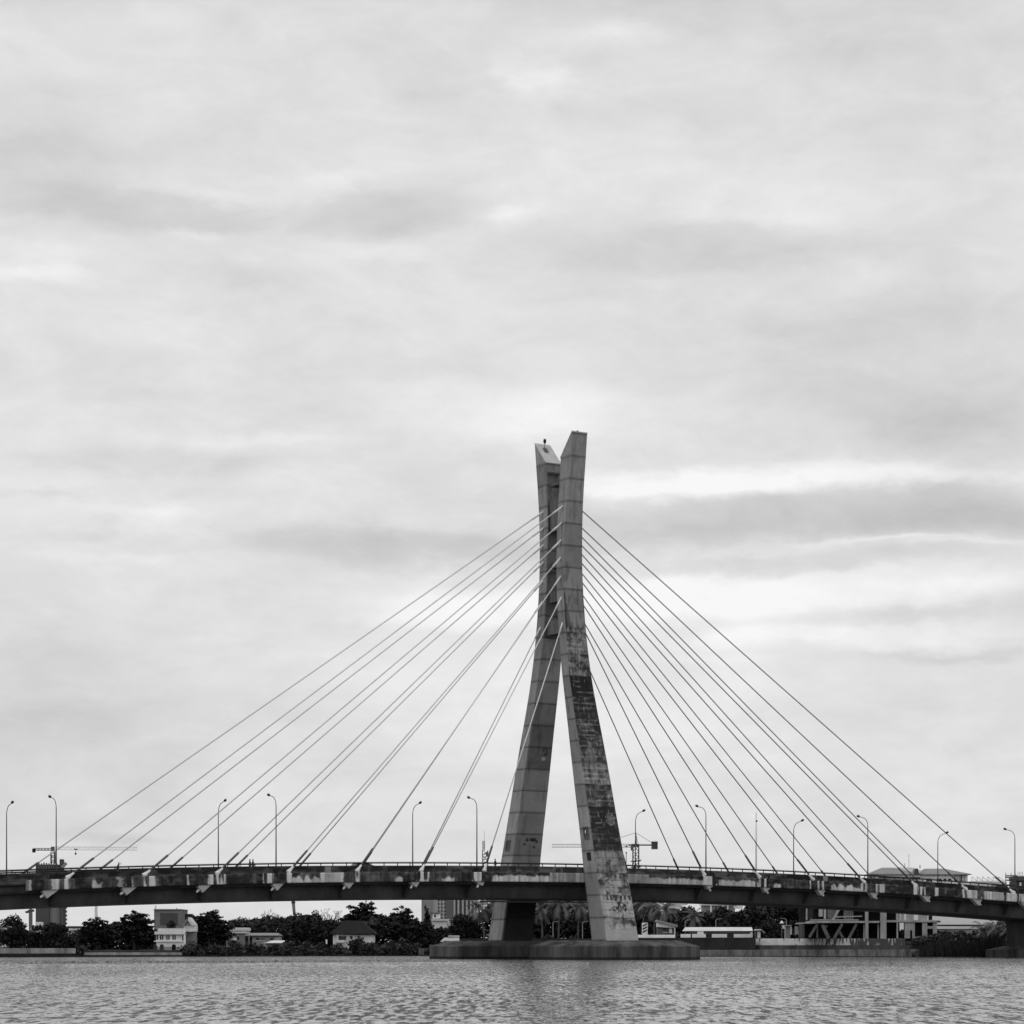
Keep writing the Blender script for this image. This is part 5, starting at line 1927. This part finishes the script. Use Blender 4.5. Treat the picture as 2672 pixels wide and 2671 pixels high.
# the hip-roofed mansion above the deck on the right
s = Site('hip_roofed_mansion', 'large pale house with grey hipped roofs rising above the right part of the deck', 'house', 2400, 0, Y=760)
s.box('wall', M_WALL, 2285, 2525, 2281, 2440, 0, 16)
s.box('eave_beam', M_STEEL, 2280, 2532, 2279.5, 2281.5, -.9, 16.5)
s.hip('roof', M_ROOFG, 2268, 2404, 2279, 2306, 2340, 2262, 12, 1)
s.hip('roof', M_ROOFG, 2398, 2534, 2279.5, 2421, 2472, 2263.5, 12, 1)
s.hip('roof', mat('rear_roof', .46, .6, var=.1), 2300, 2436, 2280, 2318, 2398, 2258.5, 26, .2)
dp = [(2383, 2279), (2397, 2279), (2393, 2265), (2387.5, 2265)]
MB().hexa([(s.x(a), -1.4, s.z(b)) for a, b in dp], [(s.x(a), 3, s.z(b)) for a, b in dp]).build('dormer', M_STEEL, s.t)
s.box('terrace_roof', M_PALEW, 2288, 2398, 2284, 2287.5, -2.5, -1)
s.box('terrace_edge', M_STEEL, 2290, 2398, 2288, 2290, -2.4, -1.1)
for a, b in ((2417, 2431), (2444, 2457), (2462, 2469), (2474, 2482)):
    s.win(a, b, 2291, 2299, d=-.02)
for a in (2491, 2497, 2503, 2515):
    s.box('pilaster', M_GREYW, a, a + 2, 2282, 2300, -.3, -.02)
s.box('downpipe', M_BLACK, 2507, 2509.5, 2282, 2300, -.35, -.05)
MB().bar((s.x(2377), 4, s.z(2262)), (s.x(2377), 4, s.z(2226)), .18).build('aerial', M_CRANEP, s.t)
MB().bar((s.x(2366), 4, s.z(2262)), (s.x(2366), 4, s.z(2250)), .3).build('dish_mast', M_CRANEP, s.t)
MB().bar((s.x(2402), 1, s.z(2264)), (s.x(2402), 1, s.z(2256)), .25).build('finial', M_STEEL, s.t)
# pale roof truss fence and scaffolded building at the far right
s = Site('steel_truss_roof', 'pale open steel truss right of the hip-roofed mansion', 'truss', 2575, 0, Y=800)
mb = MB()
mb.bar((s.x(2532), 0, s.z(2298)), (s.x(2622), 0, s.z(2297)), .25)
for k in range(6):
    a = 2536 + k * 14
    mb.bar((s.x(a), 0, s.z(2298)), (s.x(a), 0, s.z(2286)), .2)
    mb.bar((s.x(a), 0, s.z(2287)), (s.x(a + 13), 0, s.z(2296)), .2)
mb.build('truss', M_CRANEP, s.t)
s.box('hall_roof', mat('very_pale_roof', .75, var=.05), 2530, 2628, 2299, 2330, .5, 14)
s.box('hall_wall', M_WALL, 2532, 2626, 2330, 2440, .7, 13)
s = Site('scaffolded_building', 'building in scaffolding at the right edge, above the deck', 'building', 2655, 0, Y=700)
s.box('wall', M_DARKC, 2652, 2720, 2297, 2440, 0, 10)
s.box('slab', mat('slab_dark', .12, var=.2), 2651, 2722, 2284.5, 2296, -.5, 10)
mb = MB()
for z_ in (2284, 2288.5, 2295.5, 2308):
    mb.bar((s.x(2621), -1.2, s.z(z_)), (s.x(2652), -1.2, s.z(z_)), .35)
for a in (2622, 2636, 2647):
    mb.bar((s.x(a), -1.2, s.z(2440)), (s.x(a), -1.2, s.z(2276)), .14)
mb.build('scaffolding', M_STEEL, s.t)
s.box('scaffold_platform', M_STEEL, 2634, 2652, 2292, 2297, -1.6, -.4)
mb = MB()
for a in (2658, 2662, 2666, 2670, 2676, 2682):
    mb.bar((s.x(a), 1, s.z(2285)), (s.x(a), 1, s.z(2273)), .1)
mb.build('rebar', M_CRANE, s.t)
s.box('lit_window', M_WALL, 2660, 2665, 2301, 2310, -.1, 0)

# hammerhead crane behind the near leg
s = Site('tower_crane', 'dark hammerhead tower crane just right of the near pylon leg', 'crane', 1659, 0, Y=900)
mb = MB()
lattice(mb, (0, 0, 0), (0, 0, s.z(2206)), 2.2, 18, .34)
mb.build('mast', M_STEEL, s.t)
mb = MB()
lattice(mb, (s.x(1654), 0, s.z(2205.5)), (s.x(1440), 0, s.z(2205.5)), 1.15, 30, .2)
mb.build('jib', M_CRANEP, s.t)
MB().bar((s.x(1640), 0, s.z(2203.5)), (s.x(1703), 0, s.z(2203.5)), .5).build('counter_jib', M_STEEL, s.t)
s.box('counterweight', mat('counterweight_grey', .09, var=.3), 1700, 1716, 2194.5, 2214.5, -1, 1)
s.box('slewing_unit', M_STEEL, 1648, 1667, 2201, 2208, -1.3, 1.3)
s.box('cab', M_CRANE, 1645.5, 1653, 2206, 2218, -1.6, -.2)
s.box('winch', M_STEEL, 1632, 1638, 2205, 2210, -.6, .6)
MB().tube([(0, 0, s.z(2202)), (0, 0, s.z(2171))], [.5, .15], 6).build('apex', M_STEEL, s.t)
mb = MB().bar((0, 0, s.z(2171.5)), (s.x(1700), 0, s.z(2197)), .14).bar((0, 0, s.z(2171.5)), (s.x(1560), 0, s.z(2203)), .14).bar((0, 0, s.z(2172)), (s.x(1665), 0, s.z(2202)), .14)
mb.build('tie_rod', M_CRANE, s.t)
mb = MB()
for z_ in (2246, 2262):
    mb.bar((s.x(1646), 0, s.z(z_)), (s.x(1672), 0, s.z(z_ - 1)), .35).bar((s.x(1650), 0, s.z(z_ + 3)), (s.x(1674), 0, s.z(z_ - 4)), .25)
mb.build('tie_collar', M_STEEL, s.t)
s = Site('flag_pole', 'thin dark pole just right of the near pylon leg above the deck', 'pole', 1634, 0, Y=760)
MB().tube([(0, 0, 0), (0, 0, s.z(2225))], .12, 6).build('pole', M_STEEL, s.t)
MB().ell((0, 0, s.z(2224)), (.25, .25, .35), 8, 6).build('finial', M_STEEL, s.t)
# lattice telecom tower left of the far leg
s = Site('lattice_tower', 'grey lattice tower with antenna behind the deck, left of the far pylon leg', 'tower', 1266, 0, Y=950)
mb = MB()
lattice(mb, (0, 0, 0), (0, 0, s.z(2218)), 2.2, 20, .3)
lattice(mb, (-.6, 0, s.z(2218)), (-.6, 0, s.z(2193)), .8, 7, .2)
for k in range(4):
    mb.bar((-1.1, 0, s.z(2250 - k * 7)), (1.3, 0, s.z(2246 - k * 7)), .28)
mb.build('lattice_frame', M_CRANE, s.t)
MB().tube([(-.3, 0, s.z(2193)), (-.3, 0, s.z(2165))], [.14, .08], 6).build('antenna', M_CRANEP, s.t)
s.box('panel_antenna', M_CRANE, 1268, 1273, 2222, 2232, -.8, 0)
# pale telecom mast
s = Site('telecom_mast', 'slender pale telecom mast behind the right-hand stay cables', 'mast', 1973, 0, Y=880)
MB().tube([(0, 0, 0), (0, 0, s.z(2200)), (0, 0, s.z(2118))], [.42, .3, .22], 8).build('pole', M_CRANEP, s.t, smooth=True)
MB().ell((.2, -.3, s.z(2141)), (.35, .3, .35), 8, 6).build('dish', M_STEEL, s.t)
# distant stack and chimney
s = Site('chimney', 'pale square chimney standing behind the ragged dark tree', 'chimney', 250, 0, Y=950)
s.box('shaft', M_CRANEP, 247, 253.5, 2362, 2450, 0, 1)
s = Site('mobile_mast', 'short pale mast above the tiered tree behind the bungalow', 'mast', 955, 0, Y=900)
MB().tube([(0, 0, 0), (0, 0, s.z(2348))], .25, 8).build('pole', M_CRANEP, s.t)
s.box('antenna', M_CRANE, 953, 957, 2348, 2352, -.2, .2)
